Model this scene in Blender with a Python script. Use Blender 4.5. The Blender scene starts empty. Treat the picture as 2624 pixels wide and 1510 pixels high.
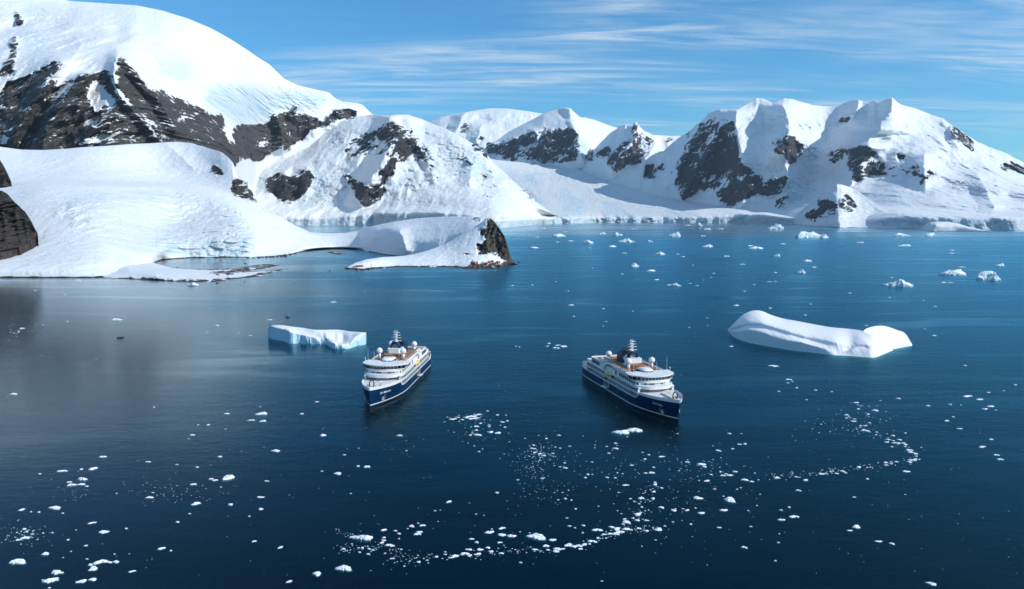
import bpy, bmesh, math, random
import numpy as np
from mathutils import Vector, Matrix

# ------------------------------------------------------------------ camera, sky, sun, exposure
scene = bpy.context.scene
COL = scene.collection
CAM_H = 103.0                       # drone height over the sea, metres
FOCAL = 1850.0                      # focal length in photograph pixels (photo is 2624 x 1510)
PITCH = math.atan(210.0 / FOCAL)    # the true horizon lies 210 px above the middle of the picture
cam_data = bpy.data.cameras.new('camera')
cam_data.sensor_width = 36.0
cam_data.lens = 36.0 * FOCAL / 2624.0
cam_data.clip_start = 1.0
cam_data.clip_end = 120000.0
cam = bpy.data.objects.new('camera', cam_data)
COL.objects.link(cam)
cam.location = (0, 0, CAM_H)
cam.rotation_euler = (math.pi / 2 - PITCH, 0, 0)
scene.camera = cam

SUN_EL = math.radians(32)
SUN_AZ = math.radians(111)          # clockwise from +Y (the view direction)
SUN_DIR = Vector((math.sin(SUN_AZ) * math.cos(SUN_EL), math.cos(SUN_AZ) * math.cos(SUN_EL), math.sin(SUN_EL)))

world = bpy.data.worlds.new('World')
scene.world = world
world.use_nodes = True


def build_world():
    nt = world.node_tree
    nt.nodes.clear()
    N = nt.nodes.new
    L = nt.links.new
    out = N('ShaderNodeOutputWorld')
    bg = N('ShaderNodeBackground')
    bg.inputs['Strength'].default_value = 0.132
    sky = N('ShaderNodeTexSky')
    sky.sky_type = 'NISHITA'
    sky.sun_disc = False
    sky.sun_elevation = SUN_EL
    sky.sun_rotation = SUN_AZ
    sky.air_density = 1.0
    sky.dust_density = 0.25
    sky.ozone_density = 2.2
    # cirrus: streaks on a high flat layer of air
    geo = N('ShaderNodeTexCoord')
    sep = N('ShaderNodeSeparateXYZ')
    L(geo.outputs['Generated'], sep.inputs[0])
    zc = N('ShaderNodeMath'); zc.operation = 'MAXIMUM'; zc.inputs[1].default_value = 0.0
    L(sep.outputs['Z'], zc.inputs[0])
    za = N('ShaderNodeMath'); za.operation = 'ADD'; za.inputs[1].default_value = 0.10
    L(zc.outputs[0], za.inputs[0])
    dx = N('ShaderNodeMath'); dx.operation = 'DIVIDE'
    dy = N('ShaderNodeMath'); dy.operation = 'DIVIDE'
    L(sep.outputs['X'], dx.inputs[0]); L(za.outputs[0], dx.inputs[1])
    L(sep.outputs['Y'], dy.inputs[0]); L(za.outputs[0], dy.inputs[1])
    comb = N('ShaderNodeCombineXYZ')
    L(dx.outputs[0], comb.inputs[0]); L(dy.outputs[0], comb.inputs[1])

    def layer(rotz, sx, sy, detail, rough, dist, lo, hi, offs):
        mp = N('ShaderNodeMapping')
        mp.inputs['Rotation'].default_value = (0, 0, rotz)
        mp.inputs['Scale'].default_value = (sx, sy, 1)
        mp.inputs['Location'].default_value = offs
        L(comb.outputs[0], mp.inputs[0])
        nz = N('ShaderNodeTexNoise')
        nz.inputs['Scale'].default_value = 1.0
        nz.inputs['Detail'].default_value = detail
        nz.inputs['Roughness'].default_value = rough
        nz.inputs['Distortion'].default_value = dist
        L(mp.outputs[0], nz.inputs['Vector'])
        mr = N('ShaderNodeMapRange')
        mr.interpolation_type = 'SMOOTHSTEP'
        mr.inputs['From Min'].default_value = lo
        mr.inputs['From Max'].default_value = hi
        L(nz.outputs['Fac'], mr.inputs['Value'])
        return mr.outputs[0]
    broad = layer(-0.10, 0.42, 1.25, 4, 0.5, 0.5, 0.38, 0.64, (1.7, 4.3, 0))
    streak = layer(-0.16, 0.9, 4.6, 9, 0.64, 1.1, 0.40, 0.74, (3.1, 0.4, 0))
    fine = layer(0.06, 2.0, 16.0, 8, 0.6, 0.4, 0.35, 0.75, (7.1, 2.4, 0))
    m1 = N('ShaderNodeMath'); m1.operation = 'MULTIPLY_ADD'
    L(fine, m1.inputs[0]); m1.inputs[1].default_value = 0.30; L(streak, m1.inputs[2])
    m2 = N('ShaderNodeMath'); m2.operation = 'MULTIPLY_ADD'
    L(broad, m2.inputs[0]); m2.inputs[1].default_value = 1.0; m2.inputs[2].default_value = 0.05
    m3 = N('ShaderNodeMath'); m3.operation = 'MULTIPLY'
    L(m1.outputs[0], m3.inputs[0]); L(m2.outputs[0], m3.inputs[1])
    m4 = N('ShaderNodeMath'); m4.operation = 'MULTIPLY'; m4.use_clamp = True
    L(m3.outputs[0], m4.inputs[0]); m4.inputs[1].default_value = 0.7
    tint = N('ShaderNodeMix'); tint.data_type = 'RGBA'; tint.blend_type = 'MULTIPLY'
    tint.inputs['Factor'].default_value = 1.0
    L(sky.outputs[0], tint.inputs['A'])
    tint.inputs['B'].default_value = SKY_TINT
    mix = N('ShaderNodeMix'); mix.data_type = 'RGBA'
    L(m4.outputs[0], mix.inputs['Factor'])
    L(tint.outputs['Result'], mix.inputs['A'])
    mix.inputs['B'].default_value = (5.6, 6.5, 7.2, 1)
    L(mix.outputs['Result'], bg.inputs['Color'])
    L(bg.outputs[0], out.inputs[0])


SKY_TINT = (0.37, 0.88, 1.16, 1)
build_world()

sun_data = bpy.data.lights.new('sun', 'SUN')
sun_data.energy = 4.2
sun_data.angle = math.radians(0.53)
sun_data.color = (1.0, 0.955, 0.89)
sun = bpy.data.objects.new('sun', sun_data)
COL.objects.link(sun)
sun.rotation_euler = SUN_DIR.to_track_quat('Z', 'Y').to_euler()

scene.view_settings.view_transform = 'Standard'
scene.view_settings.look = 'None'
scene.view_settings.exposure = 0.0
scene.view_settings.gamma = 1.0
scene.view_settings.use_curve_mapping = False
scene.render.engine = 'CYCLES'
scene.cycles.use_denoising = True
scene.cycles.max_bounces = 6
scene.cycles.diffuse_bounces = 2
scene.cycles.glossy_bounces = 2
scene.cycles.transmission_bounces = 2
scene.cycles.transparent_max_bounces = 6
scene.cycles.volume_bounces = 0
scene.cycles.caustics_reflective = False
scene.cycles.caustics_refractive = False

# ------------------------------------------------------------------ surveying: a sight line and a distance give a point
CP, SP = math.cos(PITCH), math.sin(PITCH)


def ray(px, py):
    """sight line through photograph pixel -> (x per metre of distance, rise per metre of distance)"""
    dx = (np.asarray(px, float) - 1312.0) / FOCAL
    dz = (755.0 - np.asarray(py, float)) / FOCAL
    ry = CP + dz * SP
    return dx / ry, (-SP + dz * CP) / ry


def at(px, py, dist):
    kx, kz = ray(px, py)
    return Vector((float(kx * dist), float(dist), float(CAM_H + kz * dist)))


def on_sea(px, py, z=0.0):
    kx, kz = ray(px, py)
    d = (z - CAM_H) / kz
    return Vector((float(kx * d), float(d), z))


def sea_dist(py, z=0.0):
    kx, kz = ray(np.zeros_like(np.asarray(py, float)), py)
    return (z - CAM_H) / np.minimum(kz, -1e-4)


def tag(o, label=None, cat=None, group=None, kind=None):
    if label: o['label'] = label
    if cat: o['category'] = cat
    if group: o['group'] = group
    if kind: o['kind'] = kind
    return o


# ------------------------------------------------------------------ numeric noise
_rs = np.random.RandomState(7)
_PERM = np.concatenate([_rs.permutation(256)] * 3).astype(np.int32)
_G = _rs.normal(size=(256, 3)); _G /= np.linalg.norm(_G, axis=1)[:, None]


def perlin(x, y, z=None):
    if z is None:
        z = np.zeros_like(x) + 0.37
    xi = np.floor(x).astype(np.int64); yi = np.floor(y).astype(np.int64); zi = np.floor(z).astype(np.int64)
    xf, yf, zf = x - xi, y - yi, z - zi
    u = xf * xf * xf * (xf * (xf * 6 - 15) + 10)
    v = yf * yf * yf * (yf * (yf * 6 - 15) + 10)
    w = zf * zf * zf * (zf * (zf * 6 - 15) + 10)
    xi &= 255; yi &= 255; zi &= 255

    def g(a, b, c):
        h = _PERM[_PERM[_PERM[xi + a] + yi + b] + zi + c]
        gr = _G[h]
        return gr[..., 0] * (xf - a) + gr[..., 1] * (yf - b) + gr[..., 2] * (zf - c)
    x00 = g(0, 0, 0) * (1 - u) + g(1, 0, 0) * u
    x10 = g(0, 1, 0) * (1 - u) + g(1, 1, 0) * u
    x01 = g(0, 0, 1) * (1 - u) + g(1, 0, 1) * u
    x11 = g(0, 1, 1) * (1 - u) + g(1, 1, 1) * u
    return ((x00 * (1 - v) + x10 * v) * (1 - w) + (x01 * (1 - v) + x11 * v) * w) * 1.5


def fbm(x, y, z=None, octaves=4, gain=0.5, ridged=False):
    a, s, t = 1.0, 0.0, 0.0
    f = 1.0
    for k in range(octaves):
        n = perlin(x * f + 13.1 * k, y * f + 7.7 * k, None if z is None else z * f + 3.3 * k)
        if ridged:
            n = 1.0 - 2.0 * np.abs(n)
        s = s + a * n
        t += a
        a *= gain
        f *= 2.03
    return s / t


def cells(x, y, seed=3):
    """cellular noise: distance to the border between cells, and a random value for the cell"""
    xi = np.floor(x).astype(np.int64); yi = np.floor(y).astype(np.int64)
    d1 = np.full(x.shape, 9.0); d2 = np.full(x.shape, 9.0); val = np.zeros(x.shape)
    for a in (-1, 0, 1):
        for b in (-1, 0, 1):
            cx, cy = (xi + a) & 255, (yi + b) & 255
            h = _PERM[_PERM[cx + seed] + cy]
            h2 = _PERM[h + 57]
            px_ = xi + a + h / 256.0
            py_ = yi + b + h2 / 256.0
            d = np.hypot(px_ - x, py_ - y)
            near = d < d1
            d2 = np.where(near, d1, np.minimum(d2, d))
            val = np.where(near, _PERM[h2 + 91] / 255.0, val)
            d1 = np.where(near, d, d1)
    return d2 - d1, val


def smooth(a, b, x):
    t = np.clip((x - a) / (b - a), 0, 1)
    return t * t * (3 - 2 * t)
# ------------------------------------------------------------------ outcrops of rock and icefalls, as surveyed from the photograph
def crop(ox, oy, s, pts):
    return [(ox + x / s, oy + y / s) for x, y in pts]


R3 = lambda *p: crop(0, 0, 3.616, p)
R4 = lambda *p: crop(0, 350, 3.616, p)
R5 = lambda *p: crop(600, 200, 3.616, p)
R6 = lambda *p: crop(1100, 230, 3.616, p)
R7 = lambda *p: crop(1650, 230, 3.616, p)
R8 = lambda *p: crop(2100, 230, 3.639, p)
R9 = lambda *p: crop(1160, 540, 9.1, p)
RS = lambda *p: crop(400, 640, 7.03, p)

ROCK = [  # (strength, outline)
    (.37, R7((380,560),(480,380),(600,260),(720,250),(850,290),(870,480),(900,640),(1020,780),(1000,980),(860,1060),(700,1010),(620,900),(350,1010),(280,860),(330,700))),
    (.34, R7((1840,560),(2060,500),(2260,720),(2560,700),(2560,800),(2240,820),(2040,840),(1940,880),(1890,740))),
    (.36, R5((960,640),(1250,480),(1440,380),(1640,480),(1830,720),(1780,780),(1560,800),(1450,740),(1200,720),(1060,770))),
    (.36, R6((500,520),(960,390),(1340,340),(1400,480),(1360,660),(1060,690),(700,660))), (.36, R6((1640,700),(1800,460),(1960,380),(2100,480),(1960,680),(1720,760))),
    (1.0, R3((120,110),(165,115),(215,195),(200,250),(170,240),(140,180))),
    (.85, R3((105,330),(165,325),(160,400),(150,500),(120,600),(60,680),(0,740),(0,700),(30,590),(85,560),(95,460))),
    (.9, R3((60,690),(130,655),(160,665),(100,710),(30,720))),
    (1.0, R3((-700,800),(-200,780),(0,900),(60,780),(280,710),(440,620),(470,580),(560,590),(540,640),(480,690),(560,700),(640,690),(760,680),(900,680),(985,660),(1050,720),
        (1080,640),(1090,560),(1060,550),(1110,520),(1160,545),(1215,610),(1260,670),(1330,760),(1410,850),(1440,835),(1510,850),(1560,880),(1650,900),(1720,950),
        (1860,1000),(1940,1060),(2030,1060),(2085,1130),(2070,1200),(2110,1300),(2200,1420),(2170,1560),(1990,1480),(1700,1420),(1520,1410),(1100,1430),(700,1465),(200,1488),(0,1450),(-700,1450))),
    (1.0, R3((2160,1320),(2190,1180),(2250,1160),(2400,1170),(2531,1150),(2620,1300),(2500,1420),(2380,1500),(2230,1400))),
    (1.0, R5((0,440),(60,440),(150,470),(270,450),(280,500),(350,340),(430,350),(520,320),(600,340),(680,330),(760,380),(810,410),(840,400),(870,340),(960,300),(1100,300),(1130,330),(1090,380),(1000,370),(920,400),(860,430),(790,440),(740,470),(690,500),(640,560),(590,590),(540,620),(500,670),(440,640),(340,680),(260,690),(150,700),(130,740),(60,720),(0,660))),
    (.8, R5((560,250),(590,230),(590,290),(550,320))),
    (1.0, R5((-60,660),(0,690),(50,740),(20,790),(-30,770))),
    (1.05, R5((290,1000),(310,930),(380,890),(440,875),(490,910),(560,905),(620,890),(610,850),(690,835),(730,890),(735,940),(690,990),(650,1050),(620,1110),(540,1155),(440,1150),(400,1110),(330,1060))),
    (.92, R5((1010,670),(1060,600),(1130,590),(1200,540),(1280,500),(1370,480),(1440,390),(1500,400),(1560,450),(1590,520),(1600,580),(1640,610),(1640,720),(1580,775),(1530,740),(1480,670),(1490,600),(1440,610),(1380,590),(1330,640),(1250,650),(1210,680),(1150,700),(1060,750),(1050,700))),
    (.9, R5((1590,450),(1620,470),(1640,560),(1680,570),(1700,620),(1760,640),(1800,720),(1770,750),(1700,730),(1660,690),(1640,600))),
    (.8, R5((1790,750),(1850,720),(1840,770))), (.8, R5((1800,820),(1850,800),(1830,880))), (.8, R5((1850,900),(1905,880),(1890,925))),
    (1.05, R5((1020,900),(1060,895),(1110,960),(1200,965),(1210,1005),(1320,1005),(1410,1020),(1370,1090),(1310,1140),(1250,1170),(1180,1165),(1160,1110),(1110,1080),(1100,990),(1050,960))),
    (.95, R5((1320,860),(1370,850),(1430,810),(1450,720),(1480,700),(1490,780),(1470,830),(1485,900),(1420,920),(1390,1000),(1370,990),(1380,900))),
    (.9, R5((2070,740),(2110,680),(2150,720),(2200,770),(2230,820),(2170,780))), (.9, R5((2280,900),(2320,895),(2360,970),(2310,940))),
    (.85, R5((2170,630),(2250,625),(2310,680),(2390,775),(2330,740),(2260,670))), (.9, R5((2280,1065),(2350,1070),(2415,1105),(2350,1118))), (.8, R5((2230,860),(2265,855),(2260,885))),
    (.85, R6((360,510),(420,510),(480,560),(600,690),(540,640),(450,560))),
    (.95, R6((805,870),(850,900),(920,940),(970,990),(1010,1050),(960,1030),(900,980),(860,920),(810,900))),
    (.9, R6((520,520),(620,490),(720,490),(800,440),(880,430),(970,400),(980,480),(970,500),(890,520),(830,520),(800,560),(820,590),(770,650),(710,620),(680,590),(700,540),(620,580),(540,590))),
    (.9, R6((1060,330),(1110,325),(1100,360),(1050,370))),
    (.92, R6((1000,560),(1030,480),(1060,410),(1130,380),(1270,355),(1350,370),(1370,430),(1350,500),(1280,560),(1250,570),(1360,590),(1350,640),(1270,640),(1300,560),(1200,540),(1150,600),(1070,670),(1050,620),(980,640),(960,600),(890,610),(900,550),(960,590))),
    (.85, R6((280,400),(310,330),(370,300),(390,310),(340,400))), (.8, R6((450,460),(490,420),(500,460),(470,490))),
    (.85, R6((1450,600),(1470,560),(1530,560),(1530,620),(1500,660),(1460,650))), (.85, R6((1540,560),(1600,545),(1710,530),(1690,570),(1620,640),(1560,610))),
    (.9, R6((1640,680),(1720,560),(1790,490),(1820,470),(1830,540),(1760,590),(1740,610),(1690,670))),
    (.9, R6((1700,740),(1740,650),(1810,600),(1840,550),(1920,520),(1950,600),(1940,660),(1890,690),(1820,690),(1760,720))),
    (.85, R6((1860,390),(1900,330),(1940,330),(1910,380),(1910,430),(1880,420))), (.85, R6((2010,410),(2080,460),(2090,500),(2050,530),(2010,480))), (.8, R6((1920,530),(1950,530),(2000,580),(1970,590))),
    (1.0, R6((2000,760),(2030,690),(2090,680),(2090,780),(2050,830),(2010,820))), (.9, R6((2110,690),(2180,680),(2180,720),(2140,745))), (.9, R6((2225,710),(2245,710),(2250,780),(2235,780))),
    (.75, R6((2170,470),(2250,440),(2250,470),(2210,510),(2195,580))),
    (.82, R7((380,540),(420,470),(480,390),(490,350),(560,290),(590,380),(590,430),(550,500),(500,560),(440,570))),
    (.95, R7((300,740),(340,620),(400,590),(480,600),(540,640),(560,590),(620,480),(690,420),(760,410),(820,480),(870,560),(890,640),(850,700),(800,740),(720,770),(700,850),(620,890),(560,940),(540,960),(570,880),(620,820),(550,770),(540,860),(490,930),(400,1000),(345,1010),(370,920),(440,830),(390,860),(330,880),(290,850),(330,790))),
    (.9, R7((740,400),(730,350),(780,300),(830,290),(835,370),(790,400))), (.8, R7((380,460),(410,380),(430,400),(400,460))),
    (1.0, R7((690,1010),(720,930),(780,890),(830,850),(810,800),(880,700),(960,730),(1020,780),(1100,800),(1080,850),(1110,870),(1190,820),(1325,810),(1290,900),(1280,950),(1200,960),(1080,980),(1000,980),(940,1030),(880,1030),(860,1060),(760,1095),(740,1050))),
    (.9, R7((1220,1090),(1240,990),(1340,965),(1310,1030),(1250,1080))),
    (.92, R7((1185,460),(1250,450),(1340,440),(1410,440),(1400,490),(1470,500),(1470,570),(1420,620),(1420,660),(1360,685),(1320,640),(1320,610),(1210,570),(1200,540),(1250,520),(1190,490))), (.8, R7((1120,550),(1150,540),(1140,580))),
    (.95, R7((1690,640),(1740,580),(1850,550),(1840,600),(1830,640),(1750,680))),
    (.92, R7((1880,660),(1900,600),(2000,530),(2085,520),(2060,580),(2110,590),(2060,650),(2010,670),(2020,700),(1980,770),(2020,820),(1960,880),(1930,860),(1940,780),(1950,700),(1900,740))),
    (.9, R7((2010,760),(2090,700),(2130,690),(2170,740),(2220,730),(2250,780),(2170,800),(2110,800),(2060,770))),
    (.9, R7((2345,640),(2380,595),(2420,620),(2400,660))), (.9, R7((2375,755),(2395,705),(2425,745))), (.85, R7((2400,770),(2470,740),(2530,710),(2560,780),(2490,800),(2450,780))),
    (1.0, R7((1490,1200),(1520,1120),(1620,1100),(1610,1050),(1640,1020),(1740,1020),(1790,1060),(1790,1100),(1740,1160),(1600,1180),(1600,1220))), (.95, R7((1800,1070),(1830,990),(1880,975),(1940,1010),(1965,1110),(1900,1120),(1820,1110))),
    (.8, R7((1870,880),(1900,870),(1940,905))), (.8, R7((1800,310),(1870,240),(1900,215),(1920,240),(1890,290),(1820,320))), (.6, R7((1990,250),(2040,160),(2060,150),(2010,250))),
    (.95, R8((1210,330),(1280,340),(1340,420),(1410,460),(1450,560),(1440,580),(1380,540),(1340,500),(1230,420))),
    (.9, R8((1620,700),(1680,720),(1720,690),(1780,690),(1720,620),(1800,680),(1907,710),(2100,800),(2100,880),(1907,790),(1830,790),(1780,750),(1700,750))),
    (.9, R8((930,890),(940,820),(1000,790),(1050,750),(1080,740),(1080,770),(1050,820),(1000,830),(960,880))), (.9, R8((1870,1000),(1890,955),(1960,960),(1960,1040),(1880,1030))),
    (1.0, R4((1955,270),(1990,255),(2040,300),(2080,340),(2050,365),(1980,350),(1955,310))), (1.05, R4((2120,490),(2150,420),(2200,385),(2260,420),(2320,490),(2380,610),(2250,575),(2150,545))),
    (1.1, R9((760,200),(840,165),(920,180),(980,235),(1090,380),(1190,510),(1250,680),(1290,800),(1320,960),(1370,1060),(1470,1170),(1330,1180),(1150,1090),(1000,1040),(880,1010),(820,980),(780,1020),(560,1030),(590,950),(550,890),(600,890),(540,830),(600,780),(680,790),(740,840),(670,770),(740,750),(740,620),(720,590),(800,570),(830,500),(720,560),(650,540),(630,470),(660,410),(700,400),(760,440),(820,370),(850,330),(800,280))),
    (1.1, R9((450,238),(490,170),(570,140),(650,150),(705,242),(600,225))),
    (1.05, R9((200,1335),(300,1300),(350,1240),(400,1170),(480,1180),(600,1200),(700,1200),(900,1205),(1200,1190),(1480,1180),(1470,1260),(1250,1300),(900,1330),(500,1370),(200,1370))),
    (.9, R9((190,1030),(270,1000),(390,990),(410,1040),(300,1050))),
    (1.1, RS((-1200,505),(0,515),(300,530),(800,540),(1100,520),(1300,495),(1600,480),(1700,465),(1820,440),(1830,400),(2290,345),(2290,370),(2180,410),(2000,450),(1900,490),(1600,525),(1300,555),(1100,600),(800,605),(300,590),(0,570),(-1200,550))),
    (1.1, RS((700,380),(820,400),(1000,395),(1400,350),(1700,320),(1800,270),(2150,250),(2220,280),(1950,325),(1700,370),(1540,415),(1250,465),(1080,465),(990,430),(850,410))),
]
SNOW_IN_ROCK = [
    R3((600,590),(700,600),(760,680),(640,740),(560,800),(520,820),(490,810),(520,740),(470,760),(350,830),(345,820),(480,690)),
    R3((740,700),(640,820),(560,900),(500,950),(460,1010),(480,930),(540,850),(640,780)),
    R3((470,860),(440,905),(290,1025),(370,950)),
    R3((830,760),(900,740),(960,800),(1000,860),(1060,900),(1090,960),(1050,1000),(960,980),(900,1060),(850,1000),(830,930),(800,850)),
    R3((1085,660),(1080,790),(1120,840),(1160,900),(1230,980),(1210,1000),(1130,930),(1060,860),(1030,750),(1040,720)),
    R3((1300,1050),(1350,1110),(1430,1190),(1480,1260),(1530,1315),(1490,1320),(1420,1230),(1340,1120)),
    R3((640,1090),(720,1130),(860,1150),(1000,1110),(1120,1080),(1100,1110),(960,1150),(880,1200),(860,1170),(740,1150)),
    R3((960,1230),(1050,1230),(1150,1170),(1100,1220),(1000,1290),(900,1330),(700,1360),(800,1290),(880,1270)),
    R3((0,1210),(70,1260),(100,1290),(60,1350),(0,1350)), R3((200,1300),(215,1320),(150,1380),(110,1375)),
    R3((1700,1050),(1740,1080),(1640,1130),(1640,1110)), R3((1840,1020),(1870,1030),(1760,1090),(1740,1080)), R3((1940,1060),(1960,1080),(2010,1150),(1990,1160)),
    R5((210,580),(330,560),(300,620),(220,640)), R5((480,500),(560,520),(520,560),(480,540)),
    R5((1060,720),(1100,620),(1150,600),(1130,680)), R5((1290,560),(1340,540),(1330,600),(1290,620)), R5((1440,600),(1490,560),(1490,610)),
    R7((830,850),(890,790),(930,850),(870,850)), R7((540,760),(500,830),(440,890),(480,810)), R7((700,760),(620,860),(590,880),(640,800)), R7((1340,460),(1370,500),(1400,570),(1350,530)),
    R7((1850,1030),(1890,1020),(1900,1070),(1870,1080)), R6((1080,560),(1130,480),(1150,490),(1100,600)),
    R9((820,980),(870,1030),(940,1050),(880,1000)), R9((690,880),(740,890),(780,950),(720,930)), R9((870,935),(1020,1030),(1000,1040),(900,980)),
]
ICE = [  # (strength, outline) broken, crevassed glacier ice
    (.6, R4((430,600),(700,540),(1300,490),(1700,500),(2000,560),(2250,700),(2350,900),(2380,1000),(2280,1110),(1700,1125),(1100,1050),(950,950),(650,830),(500,760))),
    (.9, R4((1500,760),(1900,640),(2200,760),(2330,960),(2280,1115),(1800,1125),(1550,1080))),
    (.9, R3((1900,800),(2250,770),(2531,800),(2531,1160),(2200,1160),(1900,1000))),
    (.85, R5((0,100),(550,100),(900,150),(820,300),(700,310),(350,330),(250,440),(0,440))),
    (.9, R5((820,780),(1000,800),(1100,1000),(900,1200),(600,1250),(680,1050),(740,900))),
    (.8, R5((850,540),(850,450),(1100,380),(1300,450),(1050,600),(1000,720),(900,730))),
    (.8, R5((1600,400),(2000,500),(2300,760),(2450,900),(2500,1150),(2200,980),(1950,900),(1700,760))),
    (.7, R5((1480,760),(1800,780),(1950,950),(1700,1080),(1480,1000))),
    (.55, R5((1350,1130),(1900,1080),(2100,1150),(1900,1240),(1300,1240))),
    (.7, R5((180,900),(300,850),(420,860),(300,960),(260,1040),(190,1000))),
    (1.0, R6((640,740),(1000,750),(1500,780),(1700,850),(1650,950),(2000,1050),(2531,1130),(2531,1230),(1240,1230),(1050,1100),(800,900))),
    (.7, R6((200,300),(420,260),(520,400),(440,500),(330,420),(220,380))), (.8, R6((1380,420),(1500,480),(1450,700),(1370,600))),
    (1.0, R7((1320,850),(1500,720),(1600,900),(1560,1030),(1450,1110),(1150,1150),(1300,1050))),
    (.8, R7((1380,260),(1700,330),(1690,400),(1450,380))), (.8, R7((1400,420),(1650,560),(1600,680),(1480,620))), (.6, R7((980,270),(1260,250),(1300,400),(1000,450))),
    (.6, R7((1550,700),(1930,690),(1900,830),(1600,900))), (.7, R7((890,190),(1040,270),(900,320))), (.8, R7((900,650),(1300,720),(1300,800),(1000,780))),
    (.9, R8((1200,850),(1350,770),(1480,850),(1480,940),(1200,950))), (.7, R8((650,400),(950,420),(1150,500),(850,480))), (.7, R8((1480,820),(1720,900),(1700,1010),(1480,980))),
    (.6, R8((400,960),(900,960),(1150,940),(1150,1020),(600,1050))), (.6, R8((1040,300),(1150,330),(1220,400),(1080,350))), (.6, R8((520,620),(660,700),(600,720),(520,680))),
    (.6, R3((250,30),(800,60),(700,200),(500,380),(300,520),(230,300))), (.5, R3((100,200),(250,250),(170,560),(100,600))), (.5, R3((1400,420),(1900,560),(1700,800),(1450,700))),
]

MW, MH = 1312, 440          # maps at 2 px
MX0, MY0 = -320, -120


def raster(polys, blur):
    w, h = 1640, 440
    out = np.zeros((h, w), np.float32)
    for s, poly in polys:
        p = np.array(poly) - (MX0, MY0)
        p /= 2.0
        x0, x1 = int(max(0, p[:, 0].min() - 1)), int(min(w, p[:, 0].max() + 2))
        y0, y1 = int(max(0, p[:, 1].min() - 1)), int(min(h, p[:, 1].max() + 2))
        if x1 <= x0 or y1 <= y0:
            continue
        gx, gy = np.meshgrid(np.arange(x0, x1) + .5, np.arange(y0, y1) + .5)
        ins = np.zeros(gx.shape, bool)
        n = len(p)
        for i in range(n):
            ax, ay = p[i]; bx, by = p[(i + 1) % n]
            if ay == by:
                continue
            c = ((ay > gy) != (by > gy)) & (gx < (bx - ax) * (gy - ay) / (by - ay) + ax)
            ins ^= c
        out[y0:y1, x0:x1] = np.where(ins, np.maximum(out[y0:y1, x0:x1], s) if s > 0 else out[y0:y1, x0:x1] * 0, out[y0:y1, x0:x1])
    return blurred(out, blur)


def blurred(a, r, passes=2):
    for _ in range(passes):
        for ax in (0, 1):
            pad = [(0, 0), (0, 0)]; pad[ax] = (r + 1, r)
            c = np.cumsum(np.pad(a, pad, mode='edge'), axis=ax)
            n = a.shape[ax]
            if ax == 0:
                a = (c[2 * r + 1:2 * r + 1 + n] - c[:n]) / (2 * r + 1)
            else:
                a = (c[:, 2 * r + 1:2 * r + 1 + n] - c[:, :n]) / (2 * r + 1)
    return a


def sample(m, px, py):
    x = np.clip((px - MX0) / 2 - .5, 0, m.shape[1] - 1.001)
    y = np.clip((py - MY0) / 2 - .5, 0, m.shape[0] - 1.001)
    xi = x.astype(int); yi = y.astype(int)
    fx, fy = x - xi, y - yi
    return (m[yi, xi] * (1 - fx) + m[yi, xi + 1] * fx) * (1 - fy) + (m[yi + 1, xi] * (1 - fx) + m[yi + 1, xi + 1] * fx) * fy


NEAR_ROCK = raster(ROCK[-9:] + [(0, p) for p in SNOW_IN_ROCK[-3:]], 1)
ROCK_MAP = raster(ROCK[:-9] + [(0, p) for p in SNOW_IN_ROCK[:-3]], 2)
ICE_MAP = raster(ICE, 6)


# ------------------------------------------------------------------ lofted terrain
def curve_at(pts, xs):
    a = np.array(sorted(pts), float)
    return np.interp(xs, a[:, 0], a[:, 1])


def along(a, sigma):
    r = int(sigma * 3) + 1
    k = np.exp(-.5 * (np.arange(-r, r + 1) / max(sigma, .1)) ** 2); k /= k.sum()
    return np.convolve(np.pad(a, r, mode='reflect', reflect_type='odd'), k, 'valid')


def pchip(t, y, q):
    """monotone cubic through (t, y), one set per column; t, y: (n, c); q: (m, c)"""
    n = t.shape[0]
    h = np.diff(t, axis=0); d = np.diff(y, axis=0) / h
    m = np.zeros_like(y)
    if n > 2:
        same = d[:-1] * d[1:] > 0
        w1 = 2 * h[1:] + h[:-1]; w2 = h[1:] + 2 * h[:-1]
        with np.errstate(all='ignore'):
            hm = (w1 + w2) / (w1 / d[:-1] + w2 / d[1:])
        m[1:-1] = np.where(same, hm, 0)
    m[0] = d[0]; m[-1] = d[-1]
    out = np.empty_like(q)
    idx = np.zeros(q.shape, int)
    for i in range(1, n - 1):
        idx += (q >= t[i][None]).astype(int)
    c = np.arange(q.shape[1])[None].repeat(q.shape[0], 0)
    h_ = h[idx, c]; s = (q - t[idx, c]) / h_
    s2, s3 = s * s, s * s * s
    return (2 * s3 - 3 * s2 + 1) * y[idx, c] + (s3 - 2 * s2 + s) * h_ * m[idx, c] + (-2 * s3 + 3 * s2) * y[idx + 1, c] + (s3 - s2) * h_ * m[idx + 1, c]


def add_attr(me, name, vals):
    a = me.attributes.new(name, 'FLOAT', 'POINT')
    a.data.foreach_set('value', np.ascontiguousarray(vals, np.float32).ravel())


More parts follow.
